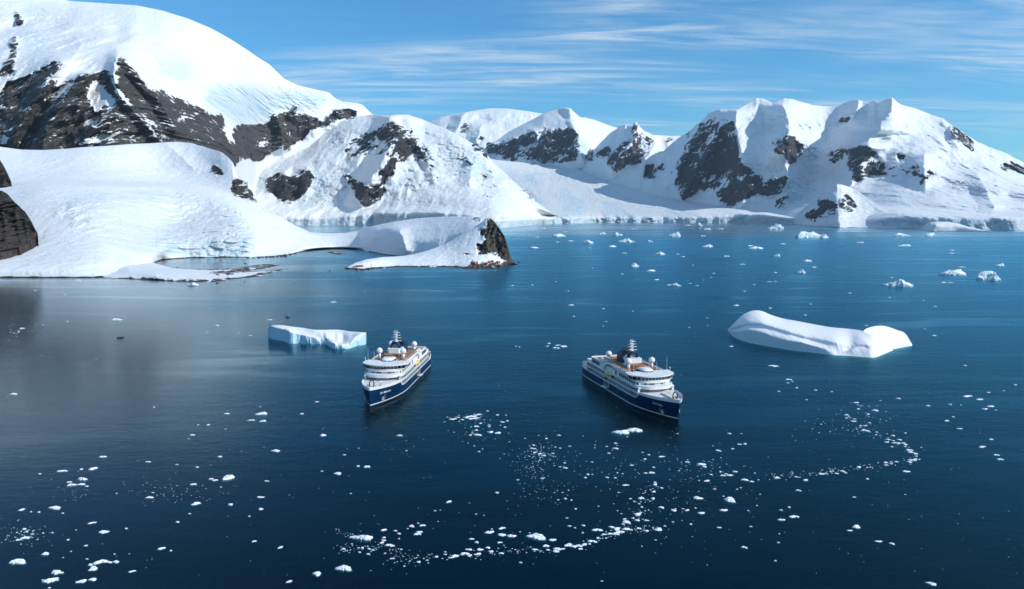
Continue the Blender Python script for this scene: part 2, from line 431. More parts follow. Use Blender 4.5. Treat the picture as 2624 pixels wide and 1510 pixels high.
def grid_mesh(name, X, Y, Z, attrs, mat, flip=False, closed=False):
    r, c = X.shape
    co = np.stack([X, Y, Z], -1).reshape(-1, 3).astype(np.float32)
    i = np.arange(r * c).reshape(r, c)
    a, b, d, e = i[:-1, :-1], i[:-1, 1:], i[1:, 1:], i[1:, :-1]
    q = np.stack([a, b, d, e], -1).reshape(-1, 4)
    if flip:
        q = q[:, ::-1]
    me = bpy.data.meshes.new(name)
    me.vertices.add(len(co)); me.vertices.foreach_set('co', co.ravel())
    me.loops.add(q.size); me.loops.foreach_set('vertex_index', np.ascontiguousarray(q, np.int32).ravel())
    me.polygons.add(len(q)); me.polygons.foreach_set('loop_start', np.arange(0, q.size, 4, dtype=np.int32))
    me.polygons.foreach_set('loop_total', np.full(len(q), 4, np.int32))
    me.polygons.foreach_set('use_smooth', np.ones(len(q), bool))
    for k, v in attrs.items():
        add_attr(me, k, v)
    me.update(); me.validate()
    me.materials.append(mat)
    o = bpy.data.objects.new(name, me)
    COL.objects.link(o)
    return o


def loft(name, x0, x1, step, curves, mat, aretes=(), rough=(60., 500.), crag=(70., 240.), serac=(22., 60.), jag=0., back=(0.12, 0.5), beach=0., seed=0,
         cliff=None, extra=None, warp=9.0, rmap=None, soft=16., grain=1.):
    nc = int((x1 - x0) / step) + 1
    xs = np.linspace(x0, x1, nc)
    PYs, Ds = [], []
    for pts, spec in curves:
        py = curve_at(pts, xs)
        k = spec[0]
        if len(PYs) and len(PYs) < len(curves) - 1: py = along(py, soft * .7 / step)
        if k == 'sea': d = sea_dist(py)
        elif k == 'z': d = sea_dist(py, curve_at(spec[1], xs))
        elif k == 'abs': d = along(curve_at(spec[1], xs), soft / step)
        else: d = along(Ds[-1], soft / step) + along(curve_at(spec[1], xs), soft / step)
        PYs.append(py); Ds.append(d)
    PYs = np.array(PYs); Ds = np.array(Ds)
    if jag:
        PYs[-1] += jag * fbm(xs / 17. + seed, xs * 0 + 3.3, octaves=5, gain=.6)
    for i in range(1, len(PYs) - 1):
        PYs[i] = np.maximum(PYs[i], PYs[-1] + .4 * (len(PYs) - 1 - i))
    for i in range(1, len(PYs)):
        PYs[i] = np.minimum(PYs[i], PYs[i - 1] - 0.25)
    T = -PYs
    nr = max(6, int(np.max(T[-1] - T[0]) / step) + 1)
    v = np.linspace(0, 1, nr)[:, None]
    Q = T[0] + v * (T[-1] - T[0])
    PX = xs[None].repeat(nr, 0)
    PY = -Q
    D = pchip(T, Ds, Q)
    D0 = D.copy()
    kx, kz = ray(PX, PY)
    X, Z = kx * D, CAM_H + kz * D
    mpp = D / FOCAL                        # metres per photo pixel there
    rel = np.zeros_like(D)
    for pts, A, wl, wr in aretes:
        a = np.array(sorted(pts, key=lambda p: p[1]), float)
        lx = np.interp(PY, a[:, 1], a[:, 0])
        lo, hi = a[0, 1], a[-1, 1]
        fade = smooth(lo - 14, lo + 6, PY) * (1 - smooth(hi - 6, hi + 30, PY))
        wob = 7. * fbm(PY / 16. + seed, PX * 0 + pts[0][0] * .1, octaves=3)
        d = PX - lx + wob
        prof = np.where(d < 0, np.clip(1 + d / wl, 0, 1), np.clip(1 - d / wr, 0, 1) ** 1.6)
        rel -= A * prof * fade
    # broad relief, running down the fall line
    a, lam = rough
    rk = sample(ROCK_MAP if rmap is None else rmap, PX + warp * fbm(PX / 13. + 5, PY / 13., octaves=4, gain=.6), PY + warp * fbm(PX / 13. + 31, PY / 13. + 9, octaves=4, gain=.6))
    ic = sample(ICE_MAP, PX, PY)
    U, V = X / lam + seed * 3.7, Z / (lam * 2.0) + D / (lam * 4)
    base = 1.6 * (fbm(U, V, octaves=5, gain=.5, ridged=True) - .55) + .9 * fbm(U * .8 + 4, V * 1.6, octaves=3)
    edge = (smooth(0, .10, v) if cliff is None else 1.) * (1 - .75 * smooth(.88, 1, v))
    rel += -a * base * edge
    # crags
    a, lam = crag
    n1 = fbm(X / lam + 9 + seed, Z / (lam * 1.7) + 4, octaves=5, gain=.55, ridged=True)
    dip = .75
    n2 = fbm((X * np.cos(dip) + Z * np.sin(dip)) / (lam * .9), (Z * np.cos(dip) - X * np.sin(dip)) / (lam * .33) + 2.2, octaves=4, gain=.55, ridged=True)
    rks = smooth(.15, .75, rk)
    n0 = fbm(X / (lam * 2.4) + 5.5 + seed, Z / (lam * 4.) - X / (lam * 6.), octaves=3, gain=.5, ridged=True)
    rel += -2.6 * a * (n0 - .5) * smooth(.05, .6, rk)
    rel += rks * (-2.6 * a * (n1 - .55) - 1.1 * a * (n2 - .6)) - rks * .2 * a
    # broken ice: blocks with gaps between
    a, lam = serac
    cu = X / lam + .6 * perlin(X / lam / 2, Z / lam / 2)
    cv = Z / (lam * .6) + D / lam * .25 + .5 * perlin(X / lam / 2 + 9, Z / lam / 2 + 9)
    g1, val1 = cells(cu, cv)
    g2, val2 = cells(cu * 2.3 + 3, cv * 2.3 + 8, 11)
    ish = smooth(.12, .75, ic) * (1 - smooth(.2, .5, rk))
    blocks = (val1 - .5) * smooth(0, .3, g1) + (val2 - .5) * .6 * smooth(0, .3, g2) - .5 * (1 - smooth(0, .35, g1)) + 1.6 * fbm(cu * .7, cv * .7, octaves=4, gain=.6)
    rel += -a * blocks * ish
    rel += -.55 * a * fbm(X / (lam * 2.2) + 3 + seed, Z / (lam * 1.5) + D / (lam * 5), octaves=4, gain=.55, ridged=True) * edge * grain
    rmask = smooth(-.25, .35, fbm(X / (lam * 9) + 7 + seed, Z / (lam * 6), octaves=2))
    rel += -.62 * a * grain * (fbm(X / (lam * .95) + 1.5, Z / (lam * .8) + D / (lam * 3.), octaves=4, gain=.6, ridged=True) - .5) * edge * (.25 + .75 * rmask) * (1 - rks)
    crev = ish * np.clip(.75 * (1 - smooth(0, .3, g1)) + .4 * (1 - smooth(0, .3, g2)), 0, 1) * smooth(-.15, .35, fbm(X / (lam * 5) + 2, Z / (lam * 3), octaves=3))
    if extra is not None:
        rel += extra(PX, PY, X, Z, D)
    if cliff is not None:                   # ice cliff at the shore, broken into bays and buttresses
        ca, clam, tops = cliff
        zt = curve_at(tops, xs)[None]
        cm = 1 - smooth(zt * .85, zt * 1.15, Z)
        cf = 1 - smooth(zt, zt * 3.0, Z)
        gA, vA = cells(X / clam, X * 0 + .5 + seed, 5)
        gB, vB = cells(X / clam * 3.1 + 4, Z / (clam * .5), 6)
        tri = np.abs((X / clam * 1.3 + .5 * perlin(X / clam * .7, X * 0 + seed)) % 1.0 - .62)
        tri = np.where(tri > .38, .38 - (tri - .38) * .4, tri)
        rel += cf * ca * (1.6 * fbm(X / clam * .8, X * 0 + 2.2, octaves=3) - 1.8 * tri + .5) + cm * ca * .30 * (vB - .5) * smooth(0, .3, gB)
        ic = np.maximum(ic, cm * .95)
        crev = np.maximum(crev, cm * (.25 + .5 * (1 - smooth(0, .3, gB))))
    D = np.maximum(D + rel, D0 * .80)
    X, Z = kx * D, CAM_H + kz * D
    if beach:
        bz = beach * (1 + .8 * fbm(X / 40. + seed, X * 0, octaves=4))
        rk = np.maximum(rk, 1.1 * (1 - smooth(bz * .6, bz * 1.3, Z)))
    # a row under water and the far side
    lx, ly = X[:1] * (1 - 4 / D[:1]), D[:1] - 4
    low = np.minimum(Z[:1] - 10, -14)
    bX, bD, bZ, n = [], [], [], 5
    for i in range(1, n + 1):
        f = i / n
        dd = D[-1:] * (1 + back[0] * f)
        bX.append(kx[-1:] * dd); bD.append(dd)
        bZ.append(Z[-1:] * (1 - f ** 1.3 * back[1]) - (4 + 10 * f) * (Z[-1:] > -5))
    ex = lambda A: np.concatenate([A[:1], A] + [A[-1:]] * n, 0)
    X2 = np.concatenate([lx, X] + bX, 0); Y2 = np.concatenate([ly, D] + bD, 0); Z2 = np.concatenate([low, Z] + bZ, 0)
    att = {'rock': np.clip(ex(rk), 0, 1.3), 'ice': np.clip(ex(ic), 0, 1), 'crevasse': np.clip(ex(crev), 0, 1)}
    o = grid_mesh(name, X2, Y2, Z2, att, mat)
    o['kind'] = 'structure'
    return o
# ------------------------------------------------------------------ materials
def new_mat(name):
    m = bpy.data.materials.new(name)
    m.use_nodes = True
    nt = m.node_tree
    b = nt.nodes['Principled BSDF']
    return m, nt, b


def simple(name, col, rough=.5, metal=0., spec=.5, grain=0., gscale=.6, bump=0.):
    m, nt, b = new_mat(name)
    b.inputs['Base Color'].default_value = (*col, 1)
    b.inputs['Roughness'].default_value = rough
    b.inputs['Metallic'].default_value = metal
    b.inputs['Specular IOR Level'].default_value = spec
    if grain or bump:
        tc = nt.nodes.new('ShaderNodeTexCoord')
        nz = nt.nodes.new('ShaderNodeTexNoise')
        nz.inputs['Scale'].default_value = gscale
        nz.inputs['Detail'].default_value = 6
        nt.links.new(tc.outputs['Object'], nz.inputs['Vector'])
        if grain:
            mr = nt.nodes.new('ShaderNodeMapRange')
            mr.inputs['From Min'].default_value = .3; mr.inputs['From Max'].default_value = .7
            mr.inputs['To Min'].default_value = 1 - grain; mr.inputs['To Max'].default_value = 1 + grain
            nt.links.new(nz.outputs['Fac'], mr.inputs['Value'])
            hsv = nt.nodes.new('ShaderNodeHueSaturation')
            hsv.inputs['Color'].default_value = (*col, 1)
            nt.links.new(mr.outputs[0], hsv.inputs['Value'])
            nt.links.new(hsv.outputs[0], b.inputs['Base Color'])
        if bump:
            bp = nt.nodes.new('ShaderNodeBump')
            bp.inputs['Distance'].default_value = bump
            nt.links.new(nz.outputs['Fac'], bp.inputs['Height'])
            nt.links.new(bp.outputs[0], b.inputs['Normal'])
    return m


def terrain_material(name, scale=1.0, rock_a=(.085, .075, .068), rock_b=(.16, .145, .13), moss=None, snow_tint=(.79, .81, .83), bump=1.0, cover=.0):
    """snow, crevassed blue ice and bare rock; scale = size of the features in metres relative to a far mountain"""
    m, nt, b = new_mat(name)
    N, L = nt.nodes.new, nt.links.new
    geo = N('ShaderNodeNewGeometry')

    def attr(n):
        a = N('ShaderNodeAttribute'); a.attribute_name = n
        return a.outputs['Fac']

    def math_(op, a, c=None, d=None, clamp=False):
        n = N('ShaderNodeMath'); n.operation = op; n.use_clamp = clamp
        for i, v in enumerate((a, c, d)):
            if v is None: continue
            if isinstance(v, (int, float)): n.inputs[i].default_value = v
            else: L(v, n.inputs[i])
        return n.outputs[0]

    def noise(wl, detail, rough=.55, stretch=(1, 1, 1), dist=0., rot=0.):
        mp = N('ShaderNodeMapping')
        mp.inputs['Scale'].default_value = [s / (wl * scale) for s in stretch]
        if rot:
            vr = N('ShaderNodeVectorRotate'); vr.rotation_type = 'Y_AXIS'; vr.inputs['Angle'].default_value = rot
            L(geo.outputs['Position'], vr.inputs['Vector']); L(vr.outputs[0], mp.inputs[0])
        else:
            L(geo.outputs['Position'], mp.inputs[0])
        n = N('ShaderNodeTexNoise')
        n.inputs['Scale'].default_value = 1; n.inputs['Detail'].default_value = detail
        n.inputs['Roughness'].default_value = rough; n.inputs['Distortion'].default_value = dist
        L(mp.outputs[0], n.inputs['Vector'])
        return n.outputs['Fac']

    def ramp(v, lo, hi, a=0., c=1.):
        r = N('ShaderNodeMapRange'); r.interpolation_type = 'SMOOTHSTEP'
        r.inputs['From Min'].default_value = lo; r.inputs['From Max'].default_value = hi
        r.inputs['To Min'].default_value = a; r.inputs['To Max'].default_value = c
        L(v, r.inputs['Value'])
        return r.outputs[0]

    def mix(f, a, c):
        n = N('ShaderNodeMix'); n.data_type = 'RGBA'
        if isinstance(f, float): n.inputs['Factor'].default_value = f
        else: L(f, n.inputs['Factor'])
        for k, v in (('A', a), ('B', c)):
            if isinstance(v, tuple): n.inputs[k].default_value = (*v, 1)
            else: L(v, n.inputs[k])
        return n.outputs['Result']
    sep = N('ShaderNodeSeparateXYZ'); L(geo.outputs['Normal'], sep.inputs[0])
    nz = sep.outputs['Z']
    big = noise(130, 6, .6)
    led = noise(150, 9, .64, (1, 1, 1.9), .5, .6)
    streak = noise(120, 9, .66, (1.8, 1.8, .55), .3, -.5)
    # rock where the survey says rock, broken by snow on ledges and in gullies
    near_rock = math_('MULTIPLY', attr('rock'), 3.2, clamp=True)
    r = math_('MULTIPLY_ADD', attr('rock'), 1.9, -.86 - cover)
    br = math_('ADD', math_('MULTIPLY_ADD', led, 5.2, -2.6), math_('MULTIPLY_ADD', streak, 5.2, -2.6))
    br = math_('SUBTRACT', br, math_('MULTIPLY_ADD', math_('MAXIMUM', nz, 0.), 1.4, -.62))
    r = math_('ADD', r, math_('MULTIPLY', br, near_rock))
    rock = ramp(r, -.06, .10)
    fine = noise(22, 8, .65)
    strat = noise(40, 9, .66, (1.4, 1.4, .7), .6, -.4)
    rc = mix(ramp(strat, .34, .66), rock_a, rock_b)
    rc = mix(ramp(big, .45, .62, 0., .45), rc, (rock_b[0] * .85, rock_b[1] * .74, rock_b[2] * .64))
    if moss:
        rc = mix(ramp(noise(26, 5, .6), .53, .66, 0., .75), rc, moss)
    # ice: bluer in the crevasses
    ice = math_('MULTIPLY', math_('MAXIMUM', attr('ice'), ramp(noise(700, 3, .5), .42, .62, 0., .6)), ramp(noise(85, 7, .64), .34, .62), clamp=True)
    snow = mix(ramp(noise(420, 4), .35, .7, 0., .6), snow_tint, (snow_tint[0] * .96, snow_tint[1] * .975, snow_tint[2]))
    sc = mix(math_('MULTIPLY', ice, .6), snow, (.62, .77, .85))
    sc = mix(math_('MULTIPLY', attr('crevasse'), .95), sc, (.38, .62, .76))
    L(mix(rock, sc, rc), b.inputs['Base Color'])
    L(ramp(rock, 0, 1, .75, .92), b.inputs['Roughness'])
    b.inputs['Specular IOR Level'].default_value = .15
    # relief
    hs = math_('MULTIPLY', noise(70, 9, .64), 17.0 * scale)
    hs = math_('ADD', hs, math_('MULTIPLY', math_('MULTIPLY', noise(30, 8, .66, (1, 1, 1.6), .8), attr('ice')), 26.0 * scale))
    hr = math_('ADD', math_('MULTIPLY', fine, 26.0 * scale), math_('MULTIPLY', strat, 34.0 * scale))
    h = N('ShaderNodeMix'); h.data_type = 'FLOAT'
    L(rock, h.inputs['Factor']); L(hs, h.inputs['A']); L(math_('ADD', hr, -3.0 * scale), h.inputs['B'])
    bp = N('ShaderNodeBump')
    bp.inputs['Strength'].default_value = bump
    bp.inputs['Distance'].default_value = 1.0
    L(h.outputs['Result'], bp.inputs['Height'])
    L(bp.outputs[0], b.inputs['Normal'])
    return m


MAT_FAR = terrain_material('snow_rock_far', .8, (.034, .035, .040), (.092, .089, .092))
MAT_LEFT = terrain_material('snow_rock_left', .55, (.046, .046, .049), (.125, .117, .108))
MAT_NEAR = terrain_material('snow_rock_near', .20, (.055, .050, .045), (.145, .130, .112), moss=(.085, .072, .026))
MAT_HILL = terrain_material('snow_hill', .30, (.055, .048, .042), (.13, .112, .095))

# ------------------------------------------------------------------ mountains, glaciers, hills, shores
C = lambda *p: list(p)
K = lambda v: [(0, v)]

# far white dome
loft('far_mountain', 1060, 1440, 2, [
    (K(450), ('abs', K(11900))),
    (C((1060,380),(1440,380)), ('abs', C((1060,12600),(1440,12300)))),
    (R6((-150,320),(0,300),(100,255),(230,230),(400,195),(560,172),(720,175),(880,195),(1050,222),(1240,260)), ('abs', C((1060,13900),(1440,13500))))],
    MAT_FAR, aretes=[(R6((330,210),(270,330),(230,400)), 260, 30, 60), (R6((480,330),(440,460)), 200, 30, 60)], rough=(120, 900), serac=(25, 90), seed=1)

# far peak with the dark wall
loft('rock_wall_mountain', 1225, 1620, 2, [
    (C((1225,410),(1271,426),(1393,436),(1454,436),(1487,440),(1509,455),(1620,470)), ('abs', C((1225,12300),(1300,11900),(1400,11500),(1480,11150),(1540,11700),(1620,12100)))),
    (C((1225,385),(1258,371),(1320,352),(1368,338),(1412,333),(1473,329),(1484,352),(1510,380),(1560,380),(1620,380)), ('off', K(260))),
    (C((1225,376),(1290,345),(1335,321),(1363,307),(1393,291),(1432,279),(1448,276),(1460,277),(1473,289),(1487,301),(1498,301),(1531,310),(1559,321),(1580,327),(1620,350)), ('abs', C((1225,12900),(1335,12800),(1448,12500),(1500,12500),(1620,12700))))],
    MAT_FAR, aretes=[(R6((1280,170),(1340,260),(1390,380),(1390,560),(1440,700)), 330, 26, 60), (R6((970,380),(1010,480),(990,560)), 130, 20, 30), (R6((1130,380),(1110,480),(1060,600)), 120, 16, 24)],
    rough=(90, 800), crag=(80, 260), serac=(25, 90), seed=2)

# small sharp peaks
loft('sharp_peak_mountain', 1470, 1790, 2, [
    (C((1470,470),(1790,500)), ('abs', C((1470,11350),(1500,10900),(1560,10300),(1640,9900),(1700,9900),(1790,9900)))),
    (C((1500,410),(1560,405),(1640,400),(1700,410),(1790,420)), ('off', K(220))),
    (C((1470,452),(1480,438),(1495,415),(1512,394),(1530,375),(1545,360),(1560,345),(1587,325),(1601,320),(1612,321),(1618,327),(1625,314),(1630,312),(1639,324),(1653,338),(1664,341),(1672,346),(1722,348),(1739,349),(1790,352)), ('abs', C((1470,11400),(1500,11300),(1630,10500),(1660,10700),(1790,10900))))],
    MAT_FAR, aretes=[(R6((1915,300),(1900,420),(1850,520),(1760,640),(1700,750)), 210, 22, 40), (R6((2060,420),(2090,520),(2000,640)), 120, 16, 26), (R6((1820,330),(1815,450),(1740,560),(1640,690)), 150, 18, 24)],
    rough=(70, 500), crag=(80, 220), serac=(25, 90), jag=3, seed=3)

# the glacier flowing down to the bay
loft('glacier', 1225, 2110, 2, [
    (C((1225,573),(1443,573),(1530,571),(1700,571),(1900,572),(1960,573),(2020,575),(2110,578)), ('sea',)),
    (C((1225,560),(1443,559),(1530,558.5),(1700,559),(1800,560),(1850,554),(1900,550),(1960,551),(2020,560),(2110,565)), ('off', K(20))),
    (C((1225,505),(1324,500),(1400,505),(1500,520),(1600,530),(1700,536),(1800,538),(1900,536),(1960,540),(2020,550),(2110,556)), ('abs', C((1225,9000),(1400,8900),(1560,8500),(1700,8150),(1900,7800),(2110,7500)))),
    (C((1225,400),(1271,410),(1393,422),(1487,430),(1560,452),(1650,478),(1720,498),(1800,515),(1860,521),(1900,525),(1950,531),(2000,530),(2110,545)), ('abs', C((1225,11600),(1400,11500),(1500,11300),(1560,10800),(1720,9700),(1900,8500),(2110,8000))))],
    MAT_FAR, rough=(40, 600), serac=(17, 60), cliff=(45, 210, C((1225,45),(1800,45),(1900,75),(2000,70),(2110,45))), seed=4)

# right-hand massif
S5R = R7((-36,900),(60,760),(140,620),(230,520),(330,440),(410,400),(470,340),(530,300),(600,220),(700,180),(780,185),(870,180),(960,130),(1040,80),(1100,80),(1160,110),(1190,125),(1300,80),(1370,85),(1480,118),(1560,140),(1700,155),(1800,155),(1870,115),(1980,90),(2070,130),(2090,120),(2135,102),(2170,125),(2250,85),(2300,70),(2340,110),(2385,140)) + \
    R8((900,180),(1060,240),(1150,265),(1200,310),(1290,360),(1380,430),(1480,490),(1600,540),(1750,600),(1907,680),(2420,880))
loft('right_mountain', 1640, 2780, 2, [
    (C((1640,560),(2020,577),(2060,579),(2237,584.5),(2364,587),(2624,590),(2780,591)), ('abs', C((1640,8900),(1800,8200),(1960,7450),(2020,7000),(2060,6450),(2100,5900),(2237,float(sea_dist(584.5))),(2364,float(sea_dist(587))),(2624,float(sea_dist(590))),(2780,float(sea_dist(591)))))),
    (C((1640,548),(2020,560),(2100,568),(2237,566),(2300,556),(2400,560),(2500,561),(2624,560),(2780,561)), ('off', C((1640,80),(2020,40),(2237,40),(2780,40)))),
    (C((1640,505),(1740,512),(1800,520),(1900,520),(1960,535),(2010,522),(2060,505),(2200,520),(2300,530),(2400,532),(2624,540),(2780,542)), ('abs', C((1640,9700),(1740,9300),(1800,8700),(1900,8050),(1960,7750),(2010,7550),(2060,7500),(2130,7000),(2200,6200),(2300,5500),(2400,5300),(2624,5000),(2780,5000)))),
    (C((1640,430),(1740,430),(1800,420),(1900,420),(2010,420),(2060,430),(2200,455),(2400,470),(2624,490),(2780,500)), ('abs', C((1640,10000),(1740,9550),(1800,8950),(1900,8250),(1960,8000),(2010,7900),(2060,8250),(2130,7800),(2200,7150),(2300,6500),(2400,6200),(2624,5900),(2780,5900)))),
    (C((1640,390),(1741,385),(1816,350),(1900,340),(2010,345),(2120,345),(2200,370),(2286,380),(2400,400),(2500,420),(2624,460),(2780,490)), ('abs', C((1640,10200),(1740,9700),(1816,9000),(1900,8500),(1960,8300),(2010,8050),(2120,8600),(2200,7700),(2286,7200),(2400,6900),(2500,6900),(2624,6600),(2780,6600)))),
    (S5R, ('abs', C((1640,10700),(1740,10000),(1800,9400),(1891,8900),(1940,9100),(2010,8800),(2120,9300),(2198,8900),(2286,8200),(2391,8000),(2454,7900),(2507,8000),(2624,7800),(2780,7800))))],
    MAT_FAR, aretes=[
        (R7((1290,140),(1320,230),(1345,330),(1350,440),(1330,600)), 420, 60, 70),
        (R7((870,180),(850,330),(890,560),(900,700),(960,900),(900,1060)), 260, 45, 55),
        (R7((700,190),(690,420),(560,640),(430,850),(350,1000)), 200, 30, 40),
        (R7((590,240),(560,330),(420,560),(330,740)), 180, 26, 34),
        (R8((680,75),(665,200),(590,290),(560,380),(480,430),(440,520)), 520, 75, 110),
        (R7((2090,520),(2010,690),(1960,850),(1900,900)), 330, 60, 60),
        (R8((980,600),(970,700),(990,880)), 240, 45, 60), (R8((1480,800),(1560,960),(1620,1080)), 160, 40, 60),
        (R8((370,90),(350,180),(300,260)), 160, 30, 30), (R8((1200,310),(1230,430),(1300,560)), 120, 20, 60),
        (R7((1330,960),(1260,1060),(1200,1150)), 150, 30, 40)],
    rough=(120, 620), crag=(75, 230), serac=(28, 80), jag=3.0,
    cliff=(42, 160, C((1640,1),(2100,1),(2200,35),(2237,45),(2300,62),(2780,62))), seed=5)

# snowy headland in front of it
loft('headland', 2012, 2345, 1.6, [
    (C((2012,574),(2021,574),(2065,578.5),(2148,582.8),(2242,584.5),(2345,587)), ('sea',)),
    (C((2012,570),(2059,560),(2098,555),(2145,555),(2200,560),(2242,572),(2345,582)), ('off', C((2012,30),(2100,170),(2200,220),(2345,80)))),
    (C((2012,566),(2018,572.5),(2059,534),(2081,515),(2098,501),(2128,487),(2145,472),(2156,473),(2175,479),(2200,492),(2240,520),(2280,545),(2345,572)), ('off', C((2012,40),(2059,200),(2100,420),(2145,520),(2200,520),(2280,300),(2345,100))))],
    MAT_FAR, aretes=[(R7((1790,870),(1740,940),(1780,1010),(1795,1110),(1815,1280)), 150, 62, 60)], rough=(26, 260), crag=(40, 120), serac=(12, 60), beach=2.5, seed=6)

# middle peak above the inner bay
loft('middle_mountain', 590, 1462, 2, [
    (C((590,577),(762,577.6),(956,578),(1130,581),(1283,585),(1349,578.5),(1390,574),(1443,573),(1462,573)), ('sea',)),
    (C((590,560),(725,556),(822,561),(880,560),(959,549),(1124,546),(1200,556),(1283,572),(1349,565),(1390,556),(1443,560),(1462,562)), ('off', K(30))),
    (C((590,480),(700,512),(850,524),(950,528),(1050,527),(1200,530),(1300,541),(1350,548),(1443,559),(1462,561)), ('off', C((590,700),(700,450),(850,420),(1050,350),(1200,350),(1300,420),(1400,300),(1462,200)))),
    (C((590,440),(700,440),(800,432),(900,410),(1000,405),(1100,425),(1200,445),(1264,475),(1324,505),(1379,533),(1443,558.6),(1462,560.6)), ('abs', C((590,7000),(700,6850),(800,6750),(900,6700),(1000,6450),(1100,6500),(1200,6400),(1264,6300),(1324,6300),(1400,6700),(1462,7250)))),
    (C((590,412),(640,402),(760,362),(830,330),(900,302),(954,293)) + R5((1440,350),(1500,340),(1610,340),(1720,375),(1850,430),(2000,490),(2130,560),(2250,630),(2330,690),(2400,790)) + R6((700,770),(810,870),(900,960),(1010,1050),(1130,1140),(1240,1188),(1310,1195)), ('abs', C((590,7500),(760,7600),(954,7600),(1001,7150),(1076,7300),(1189,7000),(1264,6800),(1324,6700),(1379,6800),(1443,7200),(1462,7400))))],
    MAT_FAR, aretes=[(R5((1450,350),(1440,420),(1480,560),(1440,640),(1370,780),(1260,960),(1180,1160)), 270, 45, 80), (R5((1620,380),(1640,560),(1780,740),(1850,900)), 120, 22, 40),
                     (R5((700,840),(650,1050)), 110, 40, 40), (R5((460,870),(470,1000),(500,1150)), 90, 30, 24), (R5((2190,780),(2185,960)), 120, 30, 30)],
    rough=(80, 480), crag=(60, 190), serac=(19, 70), jag=1.5,
    cliff=(38, 180, C((590,60),(822,52),(959,85),(1124,90),(1283,38),(1349,45),(1443,45),(1462,45))), seed=8)

# the great dome on the left
loft('left_mountain', -260, 985, 2, [
    (C((-260,450),(500,450),(560,460),(600,470),(650,432),(700,407),(760,382),(830,352),(900,327),(985,335)), ('abs', C((-260,3500),(300,3500),(420,3750),(500,4200),(560,4600),(602,4950),(650,6800),(700,7100),(760,7300),(900,7650),(985,7900)))),
    (C((-260,350),(0,330),(150,330),(300,320),(400,330),(500,345),(580,370),(700,350),(840,325),(900,310),(985,318)), ('abs', C((-260,3900),(0,3850),(150,3800),(300,3800),(400,4050),(500,4600),(560,4950),(602,5300),(652,6700),(700,7000),(760,7200),(840,7500),(985,8000)))),
    (C((-260,260),(0,230),(60,205),(120,168),(150,158),(210,182),(270,172),(300,146),(340,180),(400,240),(500,275),(580,310),(600,316),(700,296),(840,304),(900,285),(985,312)), ('abs', C((-260,4200),(0,4200),(150,4300),(300,4250),(400,4500),(500,4950),(560,5350),(602,5700),(655,6650),(700,6950),(760,7180),(840,7560),(985,8050)))),
    (C((-260,180),(0,140),(150,120),(250,110),(340,110),(420,150),(500,200),(600,230),(700,240),(840,262),(900,272),(985,309)), ('abs', C((-260,4700),(0,4700),(150,4800),(300,4900),(420,5000),(500,5350),(600,5950),(650,6500),(700,6900),(760,7220),(840,7640),(985,8080)))),
    (C((-260,-70),(0,-40),(100,-18),(177,2)) + R3((1000,33),(1265,50),(1500,98),(1735,170),(1950,260),(2115,350),(2290,463),(2405,543),(2495,597)) + R5((460,5),(580,65),(700,95),(880,135),(930,185),(1000,220),(1150,235),(1190,250),(1280,335),(1400,390)), ('abs', C((-260,5900),(177,6100),(480,6200),(634,6600),(727,7200),(843,7800),(929,8100),(985,8300))))],
    MAT_LEFT, aretes=[(R3((560,580),(440,760),(270,1000),(120,1300)), 220, 40, 40), (R3((760,690),(560,960),(460,1080),(400,1380)), 250, 40, 60), (R3((1090,520),(1050,700),(1120,900),(1330,1130),(1500,1330)), 110, 26, 40),
                      (R3((1160,545),(1260,690),(1420,870),(1520,1000),(1620,1200)), 190, 30, 50), (R3((1010,1080),(850,1200),(720,1370)), 130, 28, 30), (R5((420,340),(430,480),(450,640)), 130, 26, 40), (R3((900,370),(780,400),(640,560),(560,600)), 70, 40, 60)],
    rough=(60, 440), crag=(58, 150), serac=(13, 60), jag=.6, seed=9)

